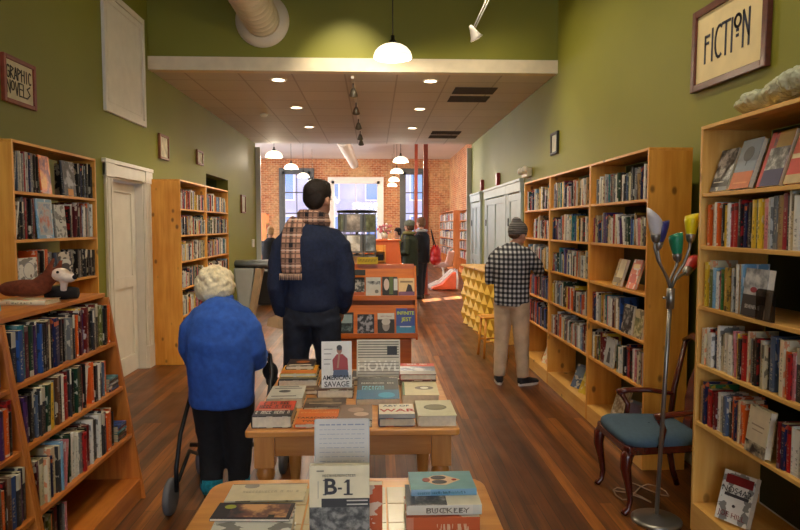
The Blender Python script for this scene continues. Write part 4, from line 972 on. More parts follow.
standing(-.262, 3.16, TT+.044, .15, .228, .025, 8, 'white book titled AMERICAN SAVAGE standing with a seated man on its cover',
     [('r', 0, 0, 1, 1, (222, 220, 216)), ('e', .5, .72, .68, .9, (150, 100, 74)), ('e', .5, .8, .68, .92, (34, 26, 24)), ('poly', [(.38, .36), (.88, .36), (.86, .62), (.7, .72), (.5, .72), (.36, .6)], (150, 34, 32)),
      ('poly', [(.36, .22), (.9, .22), (.86, .38), (.4, .38)], (70, 84, 110)), ('poly', [(.5, .42), (.56, .42), (.62, .74), (.56, .76)], (160, 110, 84)), ('t', 'AMERICAN', .5, .21, .031, K_, .9, .0006), ('t', 'SAVAGE', .5, .07, .036, (70, 66, 66), .95, .0006),
      ('r', .08, .82, .36, .84, (150, 150, 150)), ('r', .08, .72, .32, .74, (150, 150, 150)), ('r', .08, .6, .32, .62, (150, 150, 150)), ('r', .08, .5, .28, .52, (150, 150, 150))], .2, .06)
flat(-.12, 3.37, TT, .26, .22, .03, 13, 'thick black book under the standing HOWL book', [], 0)
hd = [('r', 0, 0, 1, 1, (206, 198, 180))]+[('r', .03, .5+.07*i, .97, .53+.07*i, (120, 114, 104)) for i in range(7)]+[('r', .03, .04+.08*i, .97, .07+.08*i, (150, 144, 132)) for i in range(5)]
hd += [('r', .7, .58, .93, .82, (30, 30, 32)), ('t', 'HOWL', .5, .27, .077, (240, 234, 220), .98, .0015)]
standing(-.095, 3.43, TT+.032, .235, .2, .025, 9, 'wide cream book titled HOWL standing at the back of the table', hd, .3, -.02)
# near table
flat(-.46, 1.94, TT, .24, .13, .004, 8, 'cream printed booklet with a grey oval tab lying on the tiles', [('r', 0, 0, 1, 1, (226, 212, 180)), ('e', .16, .72, .36, 1., (160, 150, 138)), ('r', 0, .95, 1, 1, (170, 140, 110)), ('q', .18, .42, .92, .52, 18, (196, 182, 154))], 0, 'books on the near tiled table')
flat(-.43, 1.64, TT, .21, .15, .052, 8, 'thick white hardcover at the near left of the tiled table', [], .03, 'books on the near tiled table')
flat(-.445, 1.70, TT+.054, .215, .1, .007, 14, 'thin glossy dark magazine with a golden face on the white hardcover',
     [('r', 0, 0, 1, 1, (36, 32, 44)), ('p', .2, .1, .95, .9, photo_mat(13, (40, 34, 50), (120, 70, 60), (226, 170, 110), 5)), ('r', .72, 0, .8, .25, (20, 20, 20)), ('e', .1, .6, .25, .85, (170, 180, 60))], -.05, 'books on the near tiled table', False)
standing(-.165, 1.60, TT, .152, .24, .022, 9, 'cream book titled B-1 with a grey crowd photo, standing on the near table',
     [('r', 0, 0, 1, 1, (230, 218, 186)), ('p', 0, 0, 1, .565, photo_mat(14, (50, 50, 50), (96, 96, 94), (140, 138, 134), 22)), ('r', .2, .565, 1, .655, (40, 40, 42)), ('r', .62, .625, .97, .638, (200, 196, 186)), ('r', .62, .585, .97, .598, (200, 196, 186)),
      ('t', 'B', .345, .775, .056, (44, 42, 46), 1.1, .0012), ('r', .225, .692, .28, .702, (44, 42, 46)), ('r', .225, .842, .28, .852, (44, 42, 46)), ('r', .47, .75, .54, .768, (44, 42, 46)), ('r', .62, .695, .67, .852, (44, 42, 46)), ('r', .57, .692, .72, .704, (44, 42, 46)), ('poly', [(.57, .82), (.62, .825), (.65, .852), (.62, .852)], (44, 42, 46)), ('q', .22, .885, .78, .91, 16, (110, 100, 86)), ('r', .14, .66, .15, .84, (170, 160, 140)), ('r', .12, .94, .24, .952, (140, 130, 110))], .08, 0, 'books on the near tiled table')
standing(-.145, 1.66, TT, .165, .17, .03, 4, 'orange spined book standing hidden behind the B-1 book', [], .05, 0, 'books on the near tiled table')
flat(-.0, 0, 0, 0, 0, 0, 0, '', None) if False else None
def lyings(px, py, z, w, h, t, ci, label, deco, rz=0):
    add_book(Matrix.Translation((px, py, z+.0012)) @ Matrix.Rotation(rz, 4, 'Z') @ BASIS['S'], w, h, t, ci, label, 'books on the near tiled table', hard=False, deco=deco, prio=1)
lyings(.285, 1.68, TT, .14, .2, .062, 4, 'orange red book at the bottom of the pile on the tiled table', [], .0)
lyings(.292, 1.69, TT+.064, .14, .205, .027, 26, 'white book lettered BUCKLEY in the middle of the pile on the tiled table',
     [('r', 0, 0, 1, 1, (222, 214, 190)), ('p', .0, .46, 1, 1, photo_mat(15, (50, 50, 52), (110, 108, 104), (190, 186, 176), 9)), ('r', 0, .88, 1, 1, (70, 72, 76)), ('st', 'BUCKLEY', .46, .5, .021, (100, 92, 84), 1.35)], -.01)
lyings(.287, 1.75, TT+.093, .13, .185, .018, 17, 'teal blue book with an eye shaped picture on top of the tiled table pile',
     [('r', 0, 0, 1, 1, (116, 170, 178)), ('poly', [(.5, .8), (.25, .62), (.22, .45), (.5, .2), (.78, .45), (.75, .62)], (226, 190, 150)), ('e', .28, .42, .5, .66, (60, 56, 60)), ('e', .52, .42, .74, .66, (60, 56, 60)), ('e', .4, .68, .62, .8, (150, 60, 50)), ('e', .46, .26, .54, .34, (176, 40, 44)), ('sq', .1, .35, .8, .65, 22, (70, 124, 134)), ('sq', .88, .3, .93, .75, 1, (50, 60, 56))], .01)
st = empty('letter_holder', 'clear stand with a handwritten letter behind the B-1 book', 'letter stand', (-.09, 1.73, TT))
MC = Matrix.Rotation(-.06, 4, 'X')
G().box(-.076, .001, .002, .076, .004, .315, 0, MC).box(-.076, -.03, 0, .076, .06, .003).obj('stand', mat('clear_acrylic', (210, 214, 214), .1, var=0), st)
G().box(-.073, -.0012, .02, .073, .0004, .318, 0, MC).obj('letter', mat('letter_paper', (222, 218, 212), .6, var=.02), st)
g = G()
for i in range(13):
    z = .3-i*.0125; x = -.062
    while x < .058:
        l = R.uniform(.006, .018); x2 = min(x+l, .062)
        pts = []; n = 4
        g.box(x, -.0022, z, x2, -.0013, z+(.0011 if i else .0035), 0, MC); x = x2+R.uniform(.002, .005)
g.obj('handwriting', mat('pen_ink', (158, 164, 182), .6, var=0), st)

# ------------------------------------------------------------------ lamp, armchair, cable
lp = empty('floor_lamp', 'silver floor lamp with five coloured cone shades beside the armchair', 'floor lamp', (1.53, 3.33, 0))
G().lathe([(.13, 0), (.132, .012), (.112, .022), (.03, .032), (.016, .04)], 40).obj('base', CHROME, lp)
G().tube([(0, 0, .03), (.03, 0, .8), (.046, 0, 1.2)], .0115, 14).obj('pole', CHROME, lp)
G().tube([(.045, 0, 1.16), (.048, 0, 1.27)], .021, 16).tube([(.02, -.01, 1.22), (-.0, -.02, 1.22)], .007, 8).obj('collar', CHROME, lp)
def lamp_head(pts, dirv, nm, sm_col, cut=.5):
    pts = [(.047, 0, 1.26)]+pts
    G().tube(pts, .0075, 10).obj('gooseneck', CHROME, lp)
    e = Vector(pts[-1]); q = Vector((0, 0, 1)).rotation_difference(Vector(dirv)).to_matrix().to_4x4(); M = Matrix.Translation(e) @ q
    G().lathe([(.009, -.02), (.02, -.008), (.025, .015), (.024, .03)], 20, 0, M).obj('lamp_socket', CHROME, lp)
    g = G().lathe([(.023, .022), (.031, .06), (.037, .1), (.036, .13), (.034, .13), (.035, .1), (.029, .06), (.02, .03)], 28, 0, None, cap=False)
    g.v = [tuple(M @ Vector((x, y, z+(max(z-.06, 0)/.07)*x*cut))) for x, y, z in g.v]
    o = g.obj('lamp_shade', mat('shade_'+nm.replace(' ', '_'), sm_col, .35, var=.02), lp); o['label'] = nm+' cone shade'
lamp_head([(.02, -.01, 1.33), (-.04, -.03, 1.42), (-.062, -.035, 1.49), (-.056, -.035, 1.53)], (-.08, 0, 1), 'white', (206, 202, 206), -1.1)
lamp_head([(.035, .02, 1.32), (0, .03, 1.4), (-.012, .035, 1.46), (-.012, .035, 1.49)], (.15, 0, 1), 'navy blue', (40, 40, 110))
lamp_head([(.07, 0, 1.33), (.12, .01, 1.4), (.15, .015, 1.48), (.154, .015, 1.53)], (.05, 0, 1), 'yellow', (230, 212, 20), .3)
lamp_head([(.055, .03, 1.31), (.08, .045, 1.35), (.1, .05, 1.39), (.103, .05, 1.425)], (-.1, 0, 1), 'green', (20, 130, 96), .3)
lamp_head([(.09, .04, 1.31), (.15, .1, 1.33), (.2, .14, 1.345)], (.6, .5, .5), 'red', (180, 40, 40))
ch = empty('armchair', 'dark red carved armchair with a blue padded seat between bookcases', 'chair', (1.61, 3.62, 0), PI/2)   # front faces the aisle
ch.scale = (1.06, 1, .86)
# local: +y = front (world -X), +x = world Y
MH = MAHOG
def cab(x, y, front):
    if front:
        pts = [(0, .0, .43), (.0, .025, .38), (0, .03, .31), (0, .012, .2), (0, .0, .1), (0, .008, .04), (0, .028, .018), (0, .035, .004)]
        rad = [.03, .034, .03, .021, .016, .014, .02, .018]
    else:
        pts = [(0, 0, .43), (0, .0, .3), (0, -.03, .12), (0, -.06, .004)]; rad = [.022, .02, .018, .017]
    return G().tube(pts, rad, 14)
for sx in (-1, 1):
    cab(0, 0, 1).obj('front_leg', MH('z'), ch, loc=(sx*.2, .195, 0)); cab(0, 0, 0).obj('back_leg', MH('z'), ch, loc=(sx*.17, -.2, 0))
def trap(f): return [(-.235*f, .22), (-.2*f, .235), (.2*f, .235), (.235*f, .22), (.19*f, -.22), (-.19*f, -.22)]
rim = G().prism(trap(1), .40, .455, 'z').obj('seat_rail', MH('x'), ch, bevel=.008)
g = G()
n = 26
def sup(f, z):
    pts = []
    for i in range(32):
        a = 2*PI*i/32; c, s = math.cos(a), math.sin(a); e = .45
        x = abs(c)**e*(1 if c > 0 else -1); y = abs(s)**e*(1 if s > 0 else -1)
        pts.append((x*(.228+(.02 if y > 0 else -.02)*abs(y))*f, y*.225*f+.005, z))
    return pts
rings = [(1, .456), (1.03, .475), (1.01, .495), (.93, .512), (.75, .522), (.4, .526), (.02, .527)]
vs = []; fs = []
for f, z in rings: vs += sup(f, z)
for j in range(len(rings)-1):
    for i in range(32): fs.append((j*32+i, j*32+(i+1) % 32, (j+1)*32+(i+1) % 32, (j+1)*32+i))
g.add(vs, fs, 0, smooth=True); g.obj('seat_cushion', mat('blue_grey_fabric', (62, 86, 104), .85, var=.05, nscale=40, bump=.2), ch)
for sx in (-1, 1):
    G().tube([(sx*.185, -.21, .42), (sx*.195, -.24, .7), (sx*.2, -.31, 1.06)], [.02, .017, .015], 12).obj('back_post', MH('z'), ch)
    G().tube([(sx*.19, -.235, .66), (sx*.235, -.1, .675), (sx*.255, .03, .67), (sx*.25, .09, .655)], [.015, .018, .02, .024], 12).tube([(sx*.25, .07, .65), (sx*.235, .03, .57), (sx*.225, .05, .45)], [.018, .015, .02], 12).obj('arm', MH('y'), ch)
G().tube([(-.215, -.31, 1.04), (-.12, -.315, 1.09), (0, -.315, 1.075), (.12, -.315, 1.09), (.215, -.31, 1.04)], [.018, .026, .03, .026, .018], 12).obj('crest_rail', MH('x'), ch)
G().prism([(-.05, .46), (.05, .46), (.04, .55), (.075, .68), (.07, .8), (.035, .92), (.06, 1.06), (-.06, 1.06), (-.035, .92), (-.07, .8), (-.075, .68), (-.04, .55)], -.008, .008, 'y', 0, Matrix.Translation((0, -.145, 0)) @ Matrix.Rotation(math.radians(9), 4, 'X')).obj('splat', MH('z'), ch, bevel=.003)
cbl = G().tube([(1.56+.3*math.sin(i*.5)*.4-.12+i*.012, 3.62+.1*math.cos(i*.9)+i*.006, .006) for i in range(22)], .004, 6).obj('power_cord', mat('beige_cord', (170, 140, 110), .5)); tag(cbl, 'thin beige power cord looping on the floor under the armchair', 'cord')

# ------------------------------------------------------------------ orange display rack
rk = empty('display_rack', 'orange wooden two tier display rack with face-out books behind the tables', 'display rack', (.01, 6.4, 0))
hw = .43
prof = [(0, .45), (0, .51), (.30, 1.18), (.36, 1.18), (.36, .45)]
for a in (-hw, hw-.02): G().prism([(y_, z_) for y_, z_ in prof], a, a+.02, 'x').obj('side_panel', ORW('z'), rk, bevel=.002)
G().box(-hw+.02, .33, .45, hw-.02, .35, 1.2).obj('back_board', ORW('x'), rk, bevel=.002)
SLT = Matrix.Rotation(-.3, 4, 'X')
for zb, yb in ((.865, .17), (.50, .01)):
    G().box(-hw+.02, yb, zb-.015, hw-.02, .33, zb).obj('shelf', ORW('x'), rk, bevel=.002)
    G().box(-hw+.0, yb-.018, zb-.03, hw, yb-.001, zb+.02).obj('lip', ORW('x'), rk, bevel=.002)
    G().box(-hw+.021, 0, .002, hw-.021, .015, .3, 0, Matrix.Translation((0, yb+.055, zb)) @ SLT).obj('slanted_board', ORW('x'), rk)
G().box(-.37, .06, 0, .37, .34, .45).obj('base', ORW('x'), rk, bevel=.004)
gr = 'books on the orange display rack'
def rackbook(x, tier, w, h, ci, label, deco):
    yb, zb = ((6.4+.17, .865), (6.4+.01, .50))[tier]
    add_book(Matrix.Translation((.01+x, yb+.0525-.003, zb+.0045)) @ Matrix.Rotation(-.3, 4, 'X') @ BASIS['C'] , w, h, .016, ci, label, gr, hard=False, deco=deco, prio=1.5)
ph = lambda i, *a: photo_mat(20+i, *a)
rackbook(-.29, 0, .18, .2, 12, 'dark book with orange band, first on the upper rack tier', [('p', 0, .25, 1, 1, ph(0, (30, 30, 30), (90, 90, 88), (190, 186, 180))), ('r', 0, 0, 1, .22, (170, 80, 40)), ('r', 0, .88, 1, 1, (24, 24, 24))])
rackbook(-.095, 0, .155, .2, 10, 'pale grey book with a wheel, second on the upper rack tier', [('r', 0, 0, 1, 1, (190, 188, 180)), ('p', .05, .6, .95, .8, ph(1, (60, 60, 60), (140, 140, 140), (190, 190, 186))), ('e', .6, .15, .85, .35, (110, 106, 100))])
rackbook(.075, 0, .16, .205, 13, 'black and white portrait book with green centre, third on the upper rack tier', [('r', 0, 0, 1, 1, (34, 30, 32)), ('e', .1, .3, .45, .9, (200, 180, 170)), ('r', .45, .1, .7, 1, (80, 96, 50)), ('r', .75, .3, 1, .9, (206, 204, 200))])
rackbook(.245, 0, .165, .19, 7, 'cream and lilac book with a dark sail shape, last on the upper rack tier', [('r', 0, .25, 1, 1, (222, 190, 140)), ('r', 0, 0, 1, .25, (120, 80, 110)), ('poly', [(.45, .25), (.9, .25), (.8, .6), (.6, .68)], (40, 30, 40)), ('r', .1, .75, .9, .85, (150, 120, 90))])
rackbook(-.38, 1, .16, .22, 15, 'black framed grey blue book, first on the lower rack tier', [('r', 0, 0, 1, 1, (24, 26, 28)), ('r', .08, .12, .92, .9, (140, 160, 166)), ('p', .08, .12, .92, .5, ph(2, (20, 30, 34), (40, 60, 66), (100, 120, 126)))])
rackbook(-.18, 1, .17, .2, 14, 'dark navy book with pale curls, second on the lower rack tier', [('p', 0, 0, 1, 1, ph(3, (22, 24, 34), (30, 34, 46), (150, 150, 160)))])
rackbook(.025, 1, .17, .21, 11, 'book with a grey haired portrait, third on the lower rack tier', [('r', 0, .7, 1, 1, (206, 204, 196)), ('r', 0, 0, 1, .7, (40, 38, 38)), ('e', .28, .12, .72, .66, (150, 144, 138)), ('e', .24, .42, .76, .75, (190, 186, 180)), ('t', 'HENRY MILLER', .5, .84, .018, (150, 60, 50))])
rackbook(.215, 1, .19, .26, 16, 'blue and green book lettered INFINITE JEST, last on the lower rack tier', [('r', 0, 0, 1, 1, (64, 82, 150)), ('r', 0, 0, 1, .3, (60, 130, 170)), ('t', 'INFINITE', .5, .8, .048, (190, 206, 50), .95, .001), ('t', 'JEST', .55, .55, .055, (190, 206, 50), 1, .001), ('r', .6, .9, 1, 1, (120, 50, 60)), ('r', .2, .25, .8, .29, (206, 210, 216))])
nt = G().box(-.115, 0, 0, .1, .004, .075).box(-.115, .004, 0, .1, .03, .004).obj('shelf_note', mat('yellow_card', (226, 190, 50), .6), loc=(-.06, 6.70, 1.2005)); tag(nt, 'small yellow card sign on top of the orange display rack', 'sign')
g = G()
for i in range(12):
    x = -.1+i*.016; g.box(x, -.0022, .02+R.uniform(0, .015), x+.004, -.0005, .055); g.box(x, -.0022, .045 if i % 2 else .03, x+.01, -.0005, .05 if i % 2 else .035)
g.obj('marker_writing', cm((110, 90, 30)), nt)
wn_ = G().box(0, 0, 0, .2, .003, .06, 0, Matrix.Rotation(-.35, 4, 'X')).obj('paper_sign', mat('card_white', (0, 0, 0)), loc=(-.29, 6.62, 1.09)); tag(wn_, 'blank white strip of paper above the upper tier of the orange rack', 'paper')
# spinner
SX, SY = -.2, 7.6
sp_ = empty('spinner_rack', 'tall grey revolving rack of cards behind the orange display rack', 'spinner rack', (SX, SY, 0))
GM = mat('grey_metal', (132, 134, 136), .45, .3, var=.02)
G().lathe([(.25, 0), (.25, .02), (.04, .05), (.02, .1), (.018, 1.78), (.012, 1.8)], 28).obj('pole', GM, sp_)
G().lathe([(.22, 1.755), (.235, 1.76), (.235, 1.78), (.22, 1.785)], 6).obj('top_tray', mat('black_metal', (26, 26, 28), .4, .5), sp_)
cols = [(150, 140, 132), (176, 106, 90), (118, 122, 130), (190, 186, 176), (110, 116, 96), (96, 90, 110), (160, 120, 80), (130, 140, 150)]
fw_ = {1: 'left', 2: 'middle', 3: 'right'}
for f in range(6):
    a = math.radians(f*60-10); M0 = Matrix.Rotation(a, 4, 'Z')
    g = G()
    for z in (1.53, 1.29, 1.05, .81):
        g.box(-.085, -.215, z, .085, -.20, z+.02, 0, M0).box(-.1, -.2, z, .1, -.195, z+.21, 0, M0)
    g.box(-.105, -.2, .78, -.095, -.19, 1.755, 0, M0).box(.095, -.2, .78, .105, -.19, 1.755, 0, M0)
    g.obj('pocket_column', GM, sp_)
    if f in (5, 0, 1):
        fn = {5: 'left', 0: 'middle', 1: 'right'}[f]
        for j, z in enumerate((1.53, 1.29, 1.05, .81)):
            c = cols[(f*4+j*3) % 8]
            o = G().box(-.075, -.2135, z+.021, .075, -.2015, z+.2, 0, M0).obj('greeting_card', photo_mat(30+(f*4+j) % 8, tuple(int(v*.85) for v in c), tuple(min(255, int(v*1.2)) for v in c), tuple(min(255, int(v*1.5)) for v in c), 3), loc=(SX, SY, 0))
            tag(o, 'picture card on the spinner rack, %s face, %s row' % (fn, ['top', 'second', 'third', 'bottom'][j]), 'card', 'cards on the spinner rack')
# bright orange counter with card holder
oc = empty('checkout_counter', 'bright orange counter with a small wooden card holder in the far room', 'counter', (.2, 10.2, 0))
OC = mat('bright_orange_laminate', (232, 112, 50), .4, var=.03)
G().prism([(-.35, 0), (.26, 0), (.24, 1.0), (.2, 1.36), (-.35, 1.36)], 0, .6, 'y').obj('body', OC, oc, bevel=.006)
G().box(-.37, -.02, 1.361, .23, .62, 1.385).obj('counter_top', OC, oc, bevel=.005)
h_ = empty('card_holder', 'small light wood card holder in front of the orange counter', 'card holder', (.08, 9.9, 0))
g = G(); g.box(-.1, 0, .6, -.085, .2, 1.3).box(.085, 0, .6, .1, .2, 1.3).box(-.1, .185, .6, .1, .2, 1.3)
for z in (.65, .85, 1.05, 1.2): g.box(-.085, 0, z, .085, .185, z+.012)
g.box(-.1, 0, 0, .1, .2, .6); g.obj('body', PINE('z'), h_)
for i, z in enumerate((.862, 1.062)):
    o = bx('note_card', mat('card_white', (0, 0, 0)), -.07, .02, z+.001, .07, .024, z+.1); o.location = (.08, 9.9, 0); tag(o, 'white note card in the small wood holder, %s one' % ('lower', 'upper')[i], 'card', 'cards in the holder')
fl = empty('flower_pot', 'bunch of pink and white flowers in a jar on the orange counter', 'flowers', (.17, 10.45, 1.386))
G().lathe([(.04, 0), (.055, .06), (.045, .1)], 16).obj('pot', M_WHITE, fl)
g = G()
for i in range(26): g.ball((R.gauss(0, .06), R.gauss(0, .05), .15+R.gauss(0, .04)), .022, 8, 6, R.choice((0, 0, 1)))
g.obj('blossom', [mat('pink_petals', (206, 120, 130), .7), mat('white_petals', (230, 220, 220), .7)], fl)
g = G()
for i in range(8): g.tube([(0, 0, .08), (R.gauss(0, .04), R.gauss(0, .03), .15)], .004, 5)
g.obj('stems', mat('stem_green', (60, 90, 40), .7), fl)

# ------------------------------------------------------------------ diamond counter and stool
dc = empty('faceted_counter', 'yellow counter with a front of raised diamond facets along the right wall', 'counter', (1.5, 10.57, 0), math.atan2(-2.09, .154))
LN = math.hypot(2.09, .154)
YC = mat('yellow_facets', (226, 184, 66), .5, var=.05); YT = PINEP('x')
# local x runs along the counter (away from far end to near end), local -y... faces aisle
g = G(); nx, nz = 12, 6; cw = LN/nx; chh = .93/nz
def fp(i, j): return (i*cw, -.055*((i+j) % 2)-.001, .01+j*chh)
for i in range(nx):
    for j in range(nz):
        a, b, c_, d_ = fp(i, j), fp(i+1, j), fp(i+1, j+1), fp(i, j+1)
        if (i+j) % 2: g.add([a, b, c_, d_], [(0, 1, 3), (1, 2, 3)])
        else: g.add([a, b, c_, d_], [(0, 1, 2), (0, 2, 3)])
g.box(0, .0, .005, LN, .02, .94)
g.obj('faceted_front', YC, dc)
G().box(-.01, -.065, .945, LN+.01, .36, .97).obj('counter_top', YT, dc, bevel=.003)
G().box(0, .34, 0, LN, .36, .944).box(0, .021, 0, .02, .339, .944).box(LN-.02, .021, 0, LN, .339, .944).obj('carcass', YT, dc)
stl = empty('stool', 'small light wood stool beside the plaid shirted man', 'stool', (1.46, 7.75, 0), .1)
for sx in (-1, 1):
    for sy in (-1, 1): G().tube([(sx*.15, sy*.13, .0), (sx*.12, sy*.11, .48)], .016, 10).obj('leg', PINE('z'), stl)
G().box(-.16, -.14, .48, .16, .14, .505).obj('seat', PINE('x'), stl, bevel=.008)
G().tube([(-.14, -.12, .2), (.14, -.12, .2)], .01, 8).tube([(-.14, .12, .2), (.14, .12, .2)], .01, 8).obj('stretcher', PINE('x'), stl)

# ------------------------------------------------------------------ far room furniture
OB = mat('orange_shelf_wood', (222, 132, 66), .45, var=.05)
OBW = lambda ax: wood('far_orange_wood_'+ax, (226, 140, 76), (200, 112, 54), ax)
for (x, y0, y1, l) in ((2.78, 22.4, 27.2, 'farther'), (2.98, 19.7, 22.3, 'nearer')):
    s_ = bookcase('orange wood bookcase in the far brick room, the %s one' % l, 'R', x, y0, y1, 2.15, [1.8, 1.48, 1.16, .84, .52], .29, OBW, 'far room bookcases', base=.15)
    for j, z in enumerate([1.8, 1.48, 1.16, .84, .52]): row('R', x, y1-.03, y0+.03, z, sh[j], 'far room bookcase', 'far', tr=(.03, .06), hr=(.2, .27), wr=(.14, .16), gaps=.05)
bookcase('small shelf of toys and books at the far left behind the navy sweater', 'L', -4.25, 25.5, 26.3, 2.1, [1.5, 1.1, .7], .3, OBW, base=.1)
for j, z in enumerate([1.5, 1.1, .7]): row('L', -4.25, 26.27, 25.53, z, sh[j], 'far left shelf', 'far', tr=(.03, .06), pal=[5, 5, 20, 0, 1])
# shell chair
sc_ = empty('shell_chair', 'pale pink moulded shell chair on a pedestal in the far room', 'chair', (2.02, 18.5, 0), math.radians(70))
SHM = mat('pink_shell_plastic', (226, 186, 176), .4, var=.02)
vs = []; fs = []
for j in range(15):
    for i in range(13):
        a = (i-6)/6; t = j/14
        if t < .5: y_ = .24-.46*t/.5; z_ = .43-.03*math.sin(t/.5*PI); hw_ = .24-.02*t
        else: y_ = -.22-.1*(t-.5)/.5; z_ = .43+.42*(t-.5)/.5; hw_ = .24-.05*(t-.5)
        z_ += (abs(a)**2.2)*(.16 if t < .5 else .05)*(min(1, t*4)); y_ += (abs(a)**2)*(.12 if t > .5 else 0)
        vs.append((a*hw_*1.15, y_, z_))
for j in range(14):
    for i in range(12): fs.append((j*13+i, j*13+i+1, (j+1)*13+i+1, (j+1)*13+i))
o = G().add(vs, fs, smooth=True).obj('shell', SHM, sc_); md = o.modifiers.new('t', 'SOLIDIFY'); md.thickness = .012
G().lathe([(.24, 0), (.235, .012), (.05, .035), (.03, .08), (.028, .33), (.08, .4)], 28).obj('pedestal', M_WHITE, sc_)
sl = empty('slide', 'small orange toy slide with white curled edge in the far room', 'slide', (1.95, 16.0, 0), 0)
pr = [(.5, .02), (.55, .12), (.28, .2), (.0, .48), (-.1, .5), (-.1, .02)]
G().prism([(-a, b) for a, b in [(.5, .02), (.5, .06), (.25, .15), (.0, .42), (-.1, .45), (-.1, .02)]], -.18, .18, 'y').obj('body', mat('toy_orange', (228, 84, 32), .35), sl, bevel=.01)
for sy in (-1, 1): G().tube([(-.54, sy*.2, .03), (-.56, sy*.2, .1), (-.3, sy*.2, .21), (0, sy*.2, .49), (.1, sy*.2, .52), (.12, sy*.2, .3), (.11, sy*.2, .03)], .025, 10).obj('edge_rail', mat('toy_white', (226, 220, 216), .35), sl)
# grey bin and black cabinet on the left
bn = empty('waste_bin', 'pale grey tapered bin with a wide rounded lid by the dark alcove', 'bin', (-2.12, 11.25, 0))
BG = mat('pale_grey_plastic', (170, 174, 168), .35, var=.03); BG2 = mat('grey_lid', (112, 116, 118), .3, var=.03)
G().tube([(-.28, 0, .94), (.26, 0, .94), (.3, 0, .93)], [.07, .075, .06], 20, flat=2.8).obj('lid', BG2, bn)
G().prism([(-.2, 0), (-.04, 0), (.06, .88), (-.3, .88)], -.18, .18, 'y').obj('body', BG, bn, bevel=.03)
G().prism([(-.06, .0), (.02, .0), (.19, .86), (.09, .88)], -.2, .1, 'y').obj('front_strip', mat('kraft_card', (176, 150, 116), .8), bn)
cbn = empty('cabinet', 'low black cabinet with an open shelf behind the man in navy', 'cabinet', (-1.75, 12.9, 0))
BK = mat('black_laminate', (30, 26, 26), .4)
G().box(-.58, 0, .02, -.2, .45, .68).obj('drawer_unit', BK, cbn, bevel=.005)
G().box(-.6, -.01, .681, .5, .47, .71).obj('cabinet_top', mat('grey_laminate', (120, 122, 122), .35), cbn, bevel=.004)
G().box(.46, 0, .02, .5, .45, .68).box(-.199, .43, .02, .459, .45, .68).box(-.199, 0, .3, .459, .43, .32).box(-.199, 0, .02, .459, .43, .05).obj('open_shelf', BK, cbn)

# ------------------------------------------------------------------ people
SKIN = mat('skin', (206, 150, 122), .55, var=.04, nscale=20)
def hand_geo(g, wrist, d, nrm, thumb, curl=.5, k=1.):
    """palm plus five bent fingers; d = forearm direction, nrm = back of the hand, thumb = side vector"""
    w = Vector(wrist); d = Vector(d).normalized(); nrm = Vector(nrm); nrm = (nrm-d*nrm.dot(d)).normalized(); th = Vector(thumb); th = (th-d*th.dot(d)-nrm*th.dot(nrm)).normalized()
    g.tube([w, w+d*.03*k, w+d*.06*k, w+d*.085*k], [(.018*k, .025*k), (.017*k, .036*k), (.017*k, .04*k), (.013*k, .038*k)], 12, up=nrm)
    for i, ln in enumerate((.072, .082, .077, .06)):
        b = w+d*.075*k+th*(.029-.0195*i)*k; p = [b]; a = 0
        for q, f in enumerate((.42, .33, .25)):
            a += curl*(.5, .9, .7)[q]
            p.append(p[-1]+(d*math.cos(a)-nrm*math.sin(a))*ln*f*k)
        g.tube(p, [.0095*k, .009*k, .0085*k, .007*k], 8)
    b = w+d*.02*k+th*.026*k
    g.tube([b, b+(th*.7+d*.6).normalized()*.035*k, b+(th*.5+d*.8-nrm*.3).normalized()*.06*k, b+(th*.35+d*.85-nrm*.5).normalized()*.08*k], [.013*k, .012*k, .0105*k, .008*k], 8)
